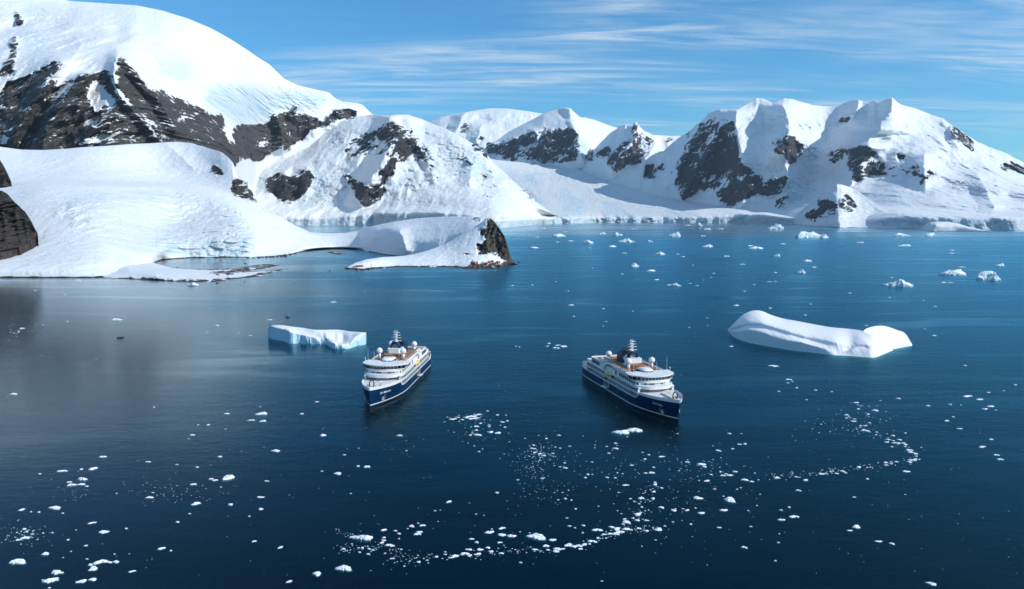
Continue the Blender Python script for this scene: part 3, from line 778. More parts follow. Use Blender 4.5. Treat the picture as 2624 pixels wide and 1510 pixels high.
# smooth snow hill on the near left shore
loft('snow_hill', -260, 965, 1.6, [
    (C((-260,714),(0,712),(240,712),(300,708),(350,690),(400,672),(415,666),(484,661.5),(553,660.5),(640,659.5),(700,658),(740,654),(762,648),(791,642),(825,638),(910,638),(942,642),(965,648)), ('sea',)),
    (C((-260,699),(0,694),(240,697),(300,690),(350,675),(400,656),(450,632),(500,614),(600,612),(640,626),(660,641),(700,652),(740,648),(762,642),(791,637),(825,633),(910,633),(942,636),(965,641)), ('off', C((-260,8),(240,8),(300,15),(400,25),(450,35),(500,40),(600,40),(660,25),(700,8),(965,8)))),
    (C((-260,640),(0,640),(100,620),(250,600),(400,580),(500,562),(600,560),(650,582),(700,606),(760,622),(825,624),(910,622),(965,624)), ('off', C((-260,150),(250,220),(400,220),(600,190),(700,130),(800,60),(965,60)))),
    (C((-260,490),(0,490),(100,476),(250,480),(400,482),(500,488),(580,505),(620,526),(650,547),(700,578),(760,604),(825,612),(910,610),(965,609)), ('off', C((-260,430),(0,430),(400,330),(580,230),(700,110),(800,70),(965,70)))),
    (C((-260,464),(0,461),(250,461),(400,464),(500,470),(560,480),(600,496),(640,521),(700,562),(760,594),(825,606),(910,604),(965,600)), ('off', C((-260,330),(400,330),(500,260),(560,180),(640,70),(800,40),(965,40)))),
    (R4((-900,100),(0,95),(200,122),(400,125),(600,115),(750,100),(1000,85),(1200,70),(1400,62),(1540,52),(1620,48),(1760,60),(1900,100),(2050,145),(2110,190),(2160,245),(2200,370),(2300,425),(2380,600)) + C((668,537),(697,546),(722,557),(754,577),(794,595),(839,598),(882,597),(907,594),(965,592)), ('off', C((-260,480),(400,450),(480,420),(560,300),(650,130),(754,120),(839,80),(965,60))))],
    MAT_HILL, rmap=NEAR_ROCK, aretes=[(R4((1540,60),(1600,110),(1680,190),(1790,290)), 38, 75, 60), (C((820,598),(900,602)), 0, 10, 10)], rough=(11, 230), crag=(14, 60), serac=(9, 32), grain=.25, beach=1.6, back=(.05, .5), soft=42., seed=10)

# bare rock spur on the left edge
loft('rock_spur', -260, 97, 1.6, [
    (C((-260,690),(0,648),(28,640),(66,629),(88,616),(97,604)), ('abs', C((-260,1150),(0,1230),(97,1330)))),
    (C((-260,560),(0,565),(36,575),(64,585),(80,592),(97,603)), ('off', C((-260,70),(0,50),(80,14),(97,2)))),
    (C((-260,420),(0,488),(17,494),(36,516),(64,541),(80,566),(94,593),(97,600)), ('off', C((-260,110),(0,70),(64,28),(97,4))))],
    terrain_material('bare_rock', .22, (.040, .037, .036), (.115, .100, .086), cover=-2.0), rmap=NEAR_ROCK * 0 + 1, aretes=[(R4((60,590),(20,700),(60,920)), 7, 10, 14), (R4((150,640),(150,800),(190,960)), 7, 9, 16), (R4((240,760),(250,960)), 5, 8, 12), (R4((-60,500),(-80,800)), 8, 12, 20)], rough=(12, 60), crag=(15, 30), jag=5, back=(.03, .3), seed=11)
loft('rock_spur', -260, 33, 1.6, [
    (C((-260,500),(0,478),(17,484),(33,492)), ('abs', C((-260,1800),(33,1830)))),
    (C((-260,330),(0,409),(14,433),(28,463),(33,488)), ('off', C((-260,120),(0,60),(33,4))))],
    bpy.data.materials['bare_rock'], rmap=NEAR_ROCK * 0 + 1, rough=(10, 60), crag=(14, 50), jag=3, back=(.03, .3), seed=12)

# the peninsula with the station: the bowl behind, the ridge in front
loft('peninsula_snow_hill', 896, 1275, 1.3, [
    (C((896,637),(910,638),(942,642),(961,651),(1010,656.5),(1030,659),(1095,662),(1275,672)), ('abs', C((896,float(sea_dist(637))),(910,float(sea_dist(638))),(942,float(sea_dist(642))),(961,float(sea_dist(651))),(1010,float(sea_dist(656.5))),(1030,float(sea_dist(659))),(1095,1620),(1275,1480)))),
    (C((896,618),(935,620),(960,622),(980,618),(1010,620),(1067,622),(1124,618),(1166,604),(1209,588),(1275,584)), ('off', C((896,60),(940,40),(980,25),(1010,25),(1067,25),(1124,30),(1200,40),(1275,60)))),
    (C((896,605),(935,598),(960,594),(985,588),(1010,586),(1067,590),(1124,588),(1166,580),(1209,570),(1275,574)), ('off', C((896,50),(985,45),(1067,90),(1124,70),(1209,40),(1275,30)))),
    (C((896,595),(907,593),(939,583),(981,574),(1010,568),(1067,560),(1124,556),(1166,555),(1209,556),(1249,560),(1262,566),(1275,580)), ('off', C((896,60),(981,110),(1067,130),(1124,110),(1209,60),(1275,20))))],
    MAT_NEAR, rmap=NEAR_ROCK, aretes=[(C((965,584),(958,608),(945,640)), 22, 30, 20), (C((1026,590),(1030,605),(1040,640)), 28, 34, 30)], rough=(5, 90), grain=.2, crag=(6, 24), serac=(3, 14), beach=1.8, back=(.05, .6), soft=22., seed=13)
loft('peninsula_ridge', 882, 1326, 1.0, [
    (C((882,689),(887,688.5),(919,692),(947,692.5),(953,689),(1038,684.5),(1166,684.5),(1195,688.5),(1237,686.5),(1280,684.2),(1321,676),(1326,677.8)), ('sea',)),
    (C((882,688),(887,687.5),(910,684),(947,686),(1038,678),(1100,676),(1166,678),(1195,677),(1237,674),(1280,673),(1310,671),(1326,677)), ('off', C((882,2),(910,10),(1000,14),(1166,14),(1237,22),(1300,12),(1326,1)))),
    (C((882,687.5),(910,676),(939,668),(981,664),(1030,664),(1095,660),(1152,655),(1200,650),(1237,645),(1280,650),(1303,662),(1321,674.6),(1326,676.8)), ('off', C((882,2),(910,12),(981,40),(1095,55),(1152,60),(1237,50),(1280,25),(1326,1)))),
    (C((882,687),(885,686.5),(910,674),(939,665),(981,659),(1030,656.5),(1060,652),(1095,642),(1130,630),(1152,620),(1185,600),(1205,588),(1225,576),(1240,566),(1246,560),(1252,557.5),(1258,560),(1266,567),(1283,590),(1294,608),(1299,625),(1303,640),(1308,658),(1314,667),(1321,673.6),(1326,676.6)), ('off', C((882,2),(910,6),(981,30),(1030,50),(1095,60),(1152,70),(1205,80),(1250,72),(1283,40),(1303,14),(1326,1))))],
    MAT_NEAR, rmap=NEAR_ROCK, aretes=[(R9((830,190),(960,420),(1150,800),(1250,1050)), 7, 14, 26), (R9((690,420),(760,700),(850,950)), 4, 10, 10)], rough=(3.5, 70), grain=.2, crag=(8, 26), serac=(3, 14), jag=1.0, beach=2.6, back=(.04, .7), soft=22., seed=14)

# gravel spits
loft('shore_spit', 236, 724, 1.4, [
    (C((236,713.5),(277,713.5),(330,715),(400,717.5),(443,721),(514,723),(556,722.5),(585,717.5),(628,713),(670,708),(684.5,702.6),(710,697),(724,690.6)), ('sea',)),
    (C((236,700),(300,704),(400,709),(514,714),(556,712),(600,706),(640,702),(684,697),(710,693),(724,690.3)), ('z', C((236,.2),(285,3),(400,5),(514,3),(640,1.4),(724,.3)))),
    (C((236,690),(300,688),(400,690),(470,694),(514,698),(560,701),(613,699),(640,698),(684,695),(710,692),(724,690)), ('z', C((236,.3),(285,6),(330,9),(400,7),(514,3),(640,1.2),(724,.3)))),
    (C((236,684),(300,680),(380,670),(400,674),(440,687),(514,691),(560,697.5),(613,697),(640,696),(684,694),(710,691),(724,689.8)), ('z', C((236,.4),(300,11),(400,.4),(724,-.3))))],
    MAT_NEAR, rmap=NEAR_ROCK, rough=(1, 60), grain=.2, crag=(1.2, 20), beach=.9, back=(.01, 2.), seed=15)
loft('gravel_bar', 495, 716, 1.4, [
    (C((495,701),(560,699.5),(613,697.5),(650,693),(690,686),(716,679.6)), ('sea',)),
    (C((495,695),(560,694),(613,691.5),(650,686),(690,680),(716,679)), ('z', C((495,1.5),(660,1.6),(716,.3)))),
    (C((495,690),(550,690),(613,686),(640,681.5),(660,678),(690,676),(716,678.6)), ('z', K(-.3)))],
    MAT_NEAR, rmap=NEAR_ROCK, rough=(.4, 40), grain=.2, crag=(.8, 16), beach=1.5, back=(.01, 2.), seed=16)
loft('gravel_bar', 836, 886, 1.0, [
    (C((836,646),(850,650),(865,653),(880,653),(886,651)), ('sea',)),
    (C((836,643),(850,645),(865,648),(880,650),(886,650.4)), ('z', C((836,.6),(860,1.6),(886,.4)))),
    (C((836,641),(850,642),(865,645),(880,648.6),(886,650)), ('z', K(-.3)))],
    MAT_NEAR, rmap=NEAR_ROCK, rough=(.3, 40), grain=.2, crag=(.6, 16), beach=1.5, back=(.01, 2.), seed=17)
# low snow-capped islet before the right-hand ice cliffs
loft('islet', 2360, 2545, 1.4, [
    (C((2360,590.5),(2372,592),(2450,593),(2530,594.5),(2545,595)), ('sea',)),
    (C((2360,588),(2372,578),(2395,577),(2450,580),(2480,584),(2530,592.5),(2545,594)), ('off', C((2360,5),(2395,15),(2450,30),(2545,4)))),
    (C((2360,587),(2372,574),(2385,569.5),(2400,568.2),(2430,568.5),(2455,573),(2480,581),(2530,592),(2545,593.6)), ('off', C((2360,20),(2400,90),(2450,90),(2545,10))))],
    MAT_FAR, aretes=[(C((2400,567),(2397,580),(2394,592)), 35, 30, 60)], rough=(2, 120), grain=.2, serac=(2, 30), crag=(2, 20), beach=.8, back=(.03, 1.2), seed=18)
# ------------------------------------------------------------------ the sea
def sea_material():
    m, nt, b = new_mat('sea_water')
    N, L = nt.nodes.new, nt.links.new
    nt.nodes.remove(b)
    out = nt.nodes['Material Output']
    geo = N('ShaderNodeNewGeometry')

    def noise(sx, sy, rot, detail, rough, dist=0.):
        mp = N('ShaderNodeMapping')
        mp.inputs['Rotation'].default_value = (0, 0, rot)
        mp.inputs['Scale'].default_value = (1 / sx, 1 / sy, 1)
        L(geo.outputs['Position'], mp.inputs[0])
        n = N('ShaderNodeTexNoise')
        n.inputs['Scale'].default_value = 1; n.inputs['Detail'].default_value = detail
        n.inputs['Roughness'].default_value = rough; n.inputs['Distortion'].default_value = dist
        L(mp.outputs[0], n.inputs['Vector'])
        return n.outputs['Fac']

    def ramp(v, lo, hi, a, c):
        r = N('ShaderNodeMapRange'); r.interpolation_type = 'SMOOTHSTEP'
        r.inputs['From Min'].default_value = lo; r.inputs['From Max'].default_value = hi
        r.inputs['To Min'].default_value = a; r.inputs['To Max'].default_value = c
        L(v, r.inputs['Value'])
        return r.outputs[0]

    def math_(op, a, c=None, d=None):
        n = N('ShaderNodeMath'); n.operation = op
        for i, v in enumerate((a, c, d)):
            if v is None: continue
            if isinstance(v, (int, float)): n.inputs[i].default_value = v
            else: L(v, n.inputs[i])
        return n.outputs[0]
    slick = ramp(noise(330, 70, .25, 5, .55, 1.4), .50, .66, 0., 1.)      # wind slicks: calmer water
    calm = ramp(noise(900, 500, -.2, 3, .5), .35, .7, .55, 1.)
    waves = math_('ADD', math_('MULTIPLY', noise(5.5, 2.6, .12, 3, .6, .5), .45), math_('MULTIPLY', noise(22, 9, -.1, 2, .5), .55))
    amp = math_('MULTIPLY', calm, math_('MULTIPLY_ADD', slick, -.6, 1.))
    gl = N('ShaderNodeBsdfGlossy')
    # lee of the left-hand shore: less wind, smoother water
    sp = N('ShaderNodeSeparateXYZ'); L(geo.outputs['Position'], sp.inputs[0])
    side = math_('DIVIDE', sp.outputs['X'], math_('MAXIMUM', math_('ADD', sp.outputs['Y'], 150.), 200.))
    lee = ramp(math_('ADD', side, math_('MULTIPLY_ADD', noise(500, 300, 0, 3, .5), .5, -.25)), -.46, -.03, 1., 0.)
    still = math_('MULTIPLY', ramp(sp.outputs['Y'], 2300., 4300., 0., 1.), ramp(noise(1500, 260, .1, 5, .6, .6), .40, .58, .25, 1.))
    lee = math_('MAXIMUM', lee, still)
    gc = N('ShaderNodeMix'); gc.data_type = 'RGBA'
    gc.inputs['A'].default_value = (.31, .76, .93, 1); gc.inputs['B'].default_value = (.84, .95, 1, 1)  # reflected light tinted by colour: bluer on open water, near neutral in the lee
    L(lee, gc.inputs['Factor']); L(gc.outputs['Result'], gl.inputs['Color'])
    rgh = math_('MULTIPLY_ADD', lee, -.15, .31)
    L(math_('MAXIMUM', math_('MULTIPLY_ADD', slick, -.10, rgh), .15), gl.inputs['Roughness'])
    bp = N('ShaderNodeBump')
    bp.inputs['Distance'].default_value = 1.0
    L(math_('MULTIPLY', math_('MULTIPLY', amp, .46), math_('MULTIPLY_ADD', lee, -.58, 1.)), bp.inputs['Strength'])
    L(waves, bp.inputs['Height'])
    L(bp.outputs[0], gl.inputs['Normal'])
    tr = N('ShaderNodeBsdfTransparent')
    tr.inputs['Color'].default_value = (.34, .80, .84, 1)
    fr = N('ShaderNodeFresnel')
    fr.inputs['IOR'].default_value = 1.333
    L(bp.outputs[0], fr.inputs['Normal'])
    mx = N('ShaderNodeMixShader')
    L(math_('MULTIPLY', fr.outputs[0], math_('ADD', math_('MULTIPLY', lee, .14), math_('MULTIPLY_ADD', slick, .16, .86))), mx.inputs[0]); L(tr.outputs[0], mx.inputs[1]); L(gl.outputs[0], mx.inputs[2])
    L(mx.outputs[0], out.inputs['Surface'])
    return m


def sheet(name, z, x0, x1, y0, y1, mat):
    me = bpy.data.meshes.new(name)
    me.from_pydata([(x0, y0, z), (x1, y0, z), (x1, y1, z), (x0, y1, z)], [], [(0, 1, 2, 3)])
    me.materials.append(mat)
    o = bpy.data.objects.new(name, me)
    COL.objects.link(o)
    o['kind'] = 'structure'
    return o


def deep_material():
    m, nt, b = new_mat('deep_water')
    b.inputs['Roughness'].default_value = 1
    b.inputs['Specular IOR Level'].default_value = 0
    geo = nt.nodes.new('ShaderNodeNewGeometry')
    nz = nt.nodes.new('ShaderNodeTexNoise')
    nz.inputs['Scale'].default_value = 1 / 260.
    nz.inputs['Detail'].default_value = 4
    nt.links.new(geo.outputs['Position'], nz.inputs['Vector'])
    mx = nt.nodes.new('ShaderNodeMix'); mx.data_type = 'RGBA'
    mx.inputs['A'].default_value = (.0003, .008, .008, 1)
    mx.inputs['B'].default_value = (.0008, .015, .017, 1)
    nt.links.new(nz.outputs['Fac'], mx.inputs['Factor'])
    nt.links.new(mx.outputs['Result'], b.inputs['Base Color'])
    return m


SEA = sheet('sea', 0.0, -20000, 20000, -6500, 17000, sea_material())
DEEP = sheet('deep_water', -16.0, -20000, 20000, -6500, 17000, deep_material())

# ------------------------------------------------------------------ the air between here and the mountains
def build_haze():
    m = bpy.data.materials.new('haze_air')
    m.use_nodes = True
    nt = m.node_tree
    nt.nodes.clear()
    out = nt.nodes.new('ShaderNodeOutputMaterial')
    pv = nt.nodes.new('ShaderNodeVolumePrincipled')
    pv.inputs['Color'].default_value = (.60, .80, 1.0, 1)
    pv.inputs['Density'].default_value = HAZE
    pv.inputs['Anisotropy'].default_value = .2
    nt.links.new(pv.outputs[0], out.inputs['Volume'])
    me = bpy.data.meshes.new('haze')
    x, y0, y1, z0, z1 = 20500, -7000, 17500, -40, 2150
    v = [(-x, y0, z0), (x, y0, z0), (x, y1, z0), (-x, y1, z0), (-x, y0, z1), (x, y0, z1), (x, y1, z1), (-x, y1, z1)]
    me.from_pydata(v, [], [(0, 3, 2, 1), (4, 5, 6, 7), (0, 1, 5, 4), (1, 2, 6, 5), (2, 3, 7, 6), (3, 0, 4, 7)])
    me.materials.append(m)
    o = bpy.data.objects.new('haze', me)
    COL.objects.link(o)
    o['kind'] = 'stuff'
    o['label'] = 'thin blue haze over the whole bay'


HAZE = 1.3e-5
build_haze()
# ------------------------------------------------------------------ icebergs
def ice_material(name, blue=(.30, .55, .74), white=(.80, .82, .84), wl=9., steep=(.25, .62)):
    """wind-packed snow on what lies flat, bare blue glacier ice on the steep faces"""
    m, nt, b = new_mat(name)
    N, L = nt.nodes.new, nt.links.new
    geo = N('ShaderNodeNewGeometry')
    sep = N('ShaderNodeSeparateXYZ'); L(geo.outputs['Normal'], sep.inputs[0])
    mp = N('ShaderNodeMapping'); mp.inputs['Scale'].default_value = (1 / wl, 1 / wl, .35 / wl)
    L(geo.outputs['Position'], mp.inputs[0])
    n = N('ShaderNodeTexNoise'); n.inputs['Scale'].default_value = 1; n.inputs['Detail'].default_value = 7; n.inputs['Roughness'].default_value = .6
    L(mp.outputs[0], n.inputs['Vector'])
    ad = N('ShaderNodeMath'); ad.operation = 'MULTIPLY_ADD'; ad.inputs[1].default_value = .5; L(n.outputs['Fac'], ad.inputs[0]); L(sep.outputs['Z'], ad.inputs[2])
    r = N('ShaderNodeMapRange'); r.interpolation_type = 'SMOOTHSTEP'
    r.inputs['From Min'].default_value = steep[0] + .25; r.inputs['From Max'].default_value = steep[1] + .25
    L(ad.outputs[0], r.inputs['Value'])
    mx = N('ShaderNodeMix'); mx.data_type = 'RGBA'
    mx.inputs['A'].default_value = (*blue, 1); mx.inputs['B'].default_value = (*white, 1)
    L(r.outputs[0], mx.inputs['Factor'])
    L(mx.outputs['Result'], b.inputs['Base Color'])
    b.inputs['Roughness'].default_value = .6
    b.inputs['Specular IOR Level'].default_value = .25
    bp = N('ShaderNodeBump'); bp.inputs['Strength'].default_value = .35; bp.inputs['Distance'].default_value = wl * .12
    L(n.outputs['Fac'], bp.inputs['Height']); L(bp.outputs[0], b.inputs['Normal'])
    return m


MAT_BERG = ice_material('iceberg_ice', (.46, .68, .82))
MAT_SMOOTH_BERG = ice_material('smooth_iceberg_ice', (.64, .75, .84), (.83, .84, .85), 14., (.02, .42))
MAT_FLOE = ice_material('floe_ice', (.52, .72, .82), (.84, .86, .88), 2.5, (.15, .5))
MAT_SUNK = simple('submerged_ice', (.30, .62, .56), .6)


def mesh_obj(name, v, f, mats, mi=None, smooth=True, parent=None):
    me = bpy.data.meshes.new(name)
    me.from_pydata([tuple(map(float, p)) for p in v], [], [tuple(map(int, q)) for q in f])
    for m in (mats if isinstance(mats, (list, tuple)) else [mats]):
        me.materials.append(m)
    if mi is not None:
        me.polygons.foreach_set('material_index', np.array(mi, np.int32))
    me.polygons.foreach_set('use_smooth', np.full(len(me.polygons), smooth))
    me.update()
    o = bpy.data.objects.new(name, me)
    COL.objects.link(o)
    if parent: o.parent = parent
    return o


def resample(p, n):
    p = np.asarray(p, float)
    q = np.vstack([p, p[:1]])
    s = np.concatenate([[0], np.cumsum(np.hypot(*np.diff(q[:, :2], axis=0).T))])
    t = np.linspace(0, s[-1], n, endpoint=False)
    return np.stack([np.interp(t, s, q[:, k]) for k in range(q.shape[1])], 1)


def berg_grid(curves, x0, x1, nc, back, rows, seed, wave=.0, foot=1.3, sm=5., only=1., base_sm=0.):
    """front from the waterline up to the crest, then down the far side into the water"""
    xs = np.linspace(x0, x1, nc)
    w = curve_at(curves[0][0], xs)
    D0 = sea_dist(w)
    PY = [w]; DD = [D0]
    D0s = along(D0, base_sm) if base_sm else D0
    for ci, (pts, off) in enumerate(curves[1:]):
        PY.append(np.minimum(curve_at(pts, xs), PY[-1] - .15)); DD.append((D0s if ci else D0) + along(curve_at(off, xs), nc * .012))
    PY = np.array(PY); DD = np.array(DD)
    if sm:
        PY = np.array([along(p, sm) for p in PY]); DD = np.array([along(p, sm) for p in DD])
        DD[0] = sea_dist(PY[0])
        for i in range(1, len(PY)): PY[i] = np.minimum(PY[i], PY[i - 1] - .15)
    nseg = len(PY) - 1
    Q = []
    for s in range(nseg):
        t = np.linspace(0, 1, rows[s], endpoint=s == nseg - 1)[:, None]
        Q.append(-(PY[s] * (1 - t) + PY[s + 1] * t))
    Q = np.concatenate(Q, 0)
    D = pchip(-PY, DD, np.clip(Q, -PY[0], -PY[-1]))
    PX = xs[None].repeat(len(Q), 0)
    kx, kz = ray(PX, -Q)
    v01 = np.linspace(0, 1, len(Q))[:, None]
    X0, Z0 = kx * D, CAM_H + kz * D
    D = D + wave * (fbm(X0 / 5 + seed, Z0 / 14, octaves=3) + .5 * fbm(X0 / 1.4, Z0 / 16 + 5, octaves=2)) * np.clip(np.sin(math.pi * np.minimum(v01 / only, 1)), 0, 1) ** .6
    X, Z = kx * D, CAM_H + kz * D
    # under water in front
    fr = []
    for z, dy in ((-3.2, 1.0), (-2.2, -.3), (-1.2, -foot), (-.4, -foot * .6)):
        fr.append((X[0] * (1 + dy / D[0]), D[0] + dy, np.full(nc, float(z))))
    bk = []
    cr = Z[-1]
    for i in range(1, 9):
        a = i / 8 * math.pi / 2
        dd = D[-1] + back(xs) * math.sin(a)
        bk.append((kx[-1] * dd, dd, np.where(cr > 0, cr * math.cos(a), cr) - .02 * i))
    dd = D[-1] + back(xs) * .9
    bk.append((kx[-1] * dd, dd, np.full(nc, -2.5)))
    XX = np.vstack([a[0] for a in fr] + list(X) + [a[0] for a in bk])
    YY = np.vstack([a[1] for a in fr] + list(D) + [a[1] for a in bk])
    ZZ = np.vstack([a[2] for a in fr] + list(Z) + [a[2] for a in bk])
    v = np.stack([XX, YY, ZZ], -1)
    r, c = XX.shape
    i = np.arange(r * c).reshape(r, c)
    f = np.stack([i[:-1, :-1], i[:-1, 1:], i[1:, 1:], i[1:, :-1]], -1)
    mi = np.zeros(f.shape[:2], int); mi[:4] = 1
    return v.reshape(-1, 3), f.reshape(-1, 4), mi.ravel()


def whale_berg():
    RB = lambda *p: crop(1820, 760, 4.52, p)
    water = RB((203,400),(235,440),(268,476),(350,505),(430,530),(560,556),(730,585),(900,615),(1050,634),(1200,650),(1430,680),(1520,684),(1600,686),(1750,698),(1900,712),(1960,690),(2000,672),(2060,648),(2118,622))
    water = sorted(water)
    ledge = RB((203,392),(250,415),(300,415),(360,398),(430,385),(560,410),(660,440),(730,480),(850,505),(980,530),(1060,530),(1130,560),(1280,595),(1380,640),(1440,672),(1520,668),(1600,640),(1650,600),(1750,590),(1850,620),(1905,695),(1980,665),(2060,635),(2118,612))
    groove = RB((203,389),(300,380),(430,330),(600,340),(750,380),(900,430),(1100,490),(1300,530),(1450,560),(1550,600),(1600,622),(1650,585),(1750,572),(1850,600),(1920,655),(2000,645),(2060,625),(2118,606))
    lip = RB((203,387),(300,352),(430,318),(600,326),(750,364),(900,412),(1100,470),(1300,510),(1450,538),(1550,572),(1620,592),(1700,560),(1800,560),(1880,590),(1960,620),(2040,618),(2118,602))
    crest = RB((203,384),(280,310),(360,220),(450,172),(540,157),(600,165),(700,215),(850,260),(1000,285),(1200,325),(1400,360),(1600,375),(1750,392),(1860,440),(1960,510),(2040,560),(2118,600))
    A = berg_grid([(water, None),
                   (ledge, RB_off((1864, .5), (1900, 1.5), (1960, .3), (2060, .2), (2130, .8), (2175, 2.5), (2200, 5.5), (2225, 5.), (2245, 1.), (2289, .5))),
                   (groove, RB_off((1864, 1), (1915, 9), (1990, 9), (2100, 8), (2160, 5), (2185, 7), (2215, 7), (2240, 4), (2289, 1))),
                   (lip, RB_off((1864, 1.5), (1915, 8.8), (1990, 9.4), (2100, 8.4), (2160, 6), (2185, 7.4), (2215, 7.4), (2240, 6), (2289, 1.5))),
                   (crest, RB_off((1864, 3), (1885, 16), (1910, 38), (1950, 52), (2000, 50), (2100, 44), (2175, 40), (2210, 34), (2250, 20), (2289, 3)))],
                  1864.9, 2288.4, 300, lambda xs: np.interp(xs, [1864, 1900, 2100, 2289], [4, 16, 16, 5]), (16, 12, 5, 34), 3, wave=.55)
    water2 = RB((1700,640),(1900,640),(2118,612),(2200,594),(2280,580),(2340,570))
    mid2 = RB((1700,560),(1900,540),(2060,560),(2118,560),(2200,540),(2280,535),(2340,568))
    crest2 = RB((1700,560),(1760,392),(1830,360),(1920,340),(2020,339),(2100,365),(2200,403),(2252,404),(2300,490),(2340,564))
    B = berg_grid([(water2, None), (mid2, RB_off((2195, 1), (2250, 3), (2300, 2), (2338, .5))), (crest2, RB_off((2195, 4), (2225, 20), (2270, 28), (2315, 18), (2338, 2)))],
                  2196.5, 2337.4, 110, lambda xs: np.interp(xs, [2196, 2250, 2338], [5, 12, 4]), (12, 26), 9, wave=.3)
    v = np.vstack([A[0], B[0]]); f = np.vstack([A[1], B[1] + len(A[0])]); mi = np.concatenate([A[2], B[2]])
    o = mesh_obj('iceberg', v, f, [MAT_SMOOTH_BERG, MAT_SUNK], mi)
    tag(o, 'long smooth white iceberg with wave-cut grooves and two humps beyond the right ship', 'iceberg')


def tabular_berg():
    RI = lambda *p: crop(660, 800, 7.909, p)
    front = RI((205,262),(300,290),(390,320),(500,345),(600,375),(660,405),(715,428),(780,440),(900,468),(1000,485),(1110,510),(1200,535),(1255,575),(1280,592),(1320,555),(1400,585),(1480,625),(1560,640),(1620,690),(1680,668),(1740,655),(1800,672),(1860,690),(1900,640),(1960,590),(2050,550),(2110,500),(2150,470),(2200,440))
    back = RI((2205,412),(1990,400),(1860,392),(1760,370),(1660,357),(1560,355),(1300,362),(1160,360),(1040,340),(930,320),(800,305),(700,295),(600,280),(530,265),(400,262),(300,257),(205,255))
    water = RI((200,505),(295,545),(420,570),(550,590),(600,615),(650,640),(720,642),(770,635),(870,632),(980,645),(1200,655),(1400,660),(1450,690),(1500,720),(1570,755),(1700,760),(1800,752),(1880,740),(1940,715),(2000,690),(2080,680),(2170,660),(2205,655))
    zb = lambda x: float(np.interp(x, [690, 727, 778, 857, 938], [11.4, 11.2, 10.0, 8.6, 8.0]))
    gx = np.linspace(686, 938.6, 240)
    fy = curve_at(front, gx)
    mn = np.array([fy[max(0, i - 14):i + 15].min() for i in range(len(fy))])
    tip = list(zip(gx, along(mn, 6.) - 1.5))
    by = along(curve_at(back, gx), 5.)
    back = list(zip(gx, by))
    bo = list(zip(gx, sea_dist(by, np.array([zb(x) for x in gx])) - along(sea_dist(curve_at(water, gx)), 26.)))
    A = berg_grid([(water, None), (front, RB_off((686, .3), (760, .9), (900, .6), (938, .4))), (tip, RB_off((686, 2.5), (760, 7.0), (900, 6.0), (938, 2.0))), (back, bo)],
                  686.2, 938.4, 240, lambda xs: xs * 0 + 1.0, (22, 4, 26), 5, wave=1.5, foot=1.6, sm=0, only=.42, base_sm=26.)
    o = mesh_obj('iceberg', A[0], A[1], [MAT_BERG, MAT_SUNK], A[2])
    o.data.set_sharp_from_angle(angle=math.radians(36))
    tag(o, 'flat-topped tabular iceberg with a sheer blue front wall behind the left ship', 'iceberg')


def RB_off(*p):
    return list(p)


tabular_berg()
whale_berg()


def chunk_mesh(name, seed, n=22, height=.3, spiky=.5, rings=5, flat=.3, turq=True):
    """one piece of glacier ice, about 1 m across, floating at z = 0"""
    rnd = np.random.RandomState(seed)
    a = np.linspace(0, 2 * math.pi, n, endpoint=False)
    ph = rnd.uniform(0, 6.28, 6)
    R = .5 * (1 + .24 * np.sin(2 * a + ph[0]) + .16 * np.sin(3 * a + ph[1]) + .10 * np.sin(5 * a + ph[2]) + .11 * rnd.normal(size=n))
    a = a + rnd.uniform(-.8, .8, n) * math.pi / n
    R = np.maximum(R, .2)
    pk = rnd.uniform(-.22, .22, (3, 2)); ha = rnd.uniform(.5, 1, 3)
    v, f, mi = [], [], []
    ks = []
    for k in range(rings):
        r = 1 - k / rings
        P = np.stack([R * np.cos(a), R * np.sin(a)], 1) * r
        if k: P = P + rnd.normal(size=P.shape) * .022
        z = np.zeros(n)
        for (qx, qy), h in zip(pk, ha):
            z = np.maximum(z, h * np.exp(-((P[:, 0] - qx) ** 2 + (P[:, 1] - qy) ** 2) / .06))
        nz_ = fbm(P[:, 0] * 3.1 + seed, P[:, 1] * 3.1, octaves=3, gain=.6)
        z = height * (flat * (1 - r ** 6) + (1 - flat) * z * (1 - r ** 4)) * (1 + spiky * .9 * nz_) + height * (.22 + .25 * spiky * rnd.uniform(-.5, 1, n)) * (1 if k == 0 else .6)
        ks.append(len(v)); v += [(p[0], p[1], max(zz, .01)) for p, zz in zip(P, z)]
    top = len(v); v.append((0, 0, height * (.5 + .4 * rnd.rand())))
    for i in range(n):
        j = (i + 1) % n
        f.append((ks[-1] + i, ks[-1] + j, top)); mi.append(0)
    for q in range(rings - 1):
        for i in range(n):
            j = (i + 1) % n
            f.append((ks[q] + i, ks[q] + j, ks[q + 1] + j, ks[q + 1] + i)); mi.append(0)
    prev = ks[0]
    for z, s in ((0, .98), (-.04, 1.05 + .10 * turq), (-.16, .95)):
        k = len(v)
        v += [(R[i] * math.cos(a[i]) * s, R[i] * math.sin(a[i]) * s, z) for i in range(n)]
        for i in range(n):
            j = (i + 1) % n
            f.append((k + i, k + j, prev + j, prev + i)); mi.append(1 if z < 0 else 0)
        prev = k
    me = bpy.data.meshes.new(name)
    me.from_pydata(v, [], f)
    me.materials.append(MAT_FLOE); me.materials.append(MAT_SUNK)
    me.polygons.foreach_set('material_index', np.array(mi, np.int32))
    me.polygons.foreach_set('use_smooth', np.zeros(len(f), bool))
    me.update()
    return me
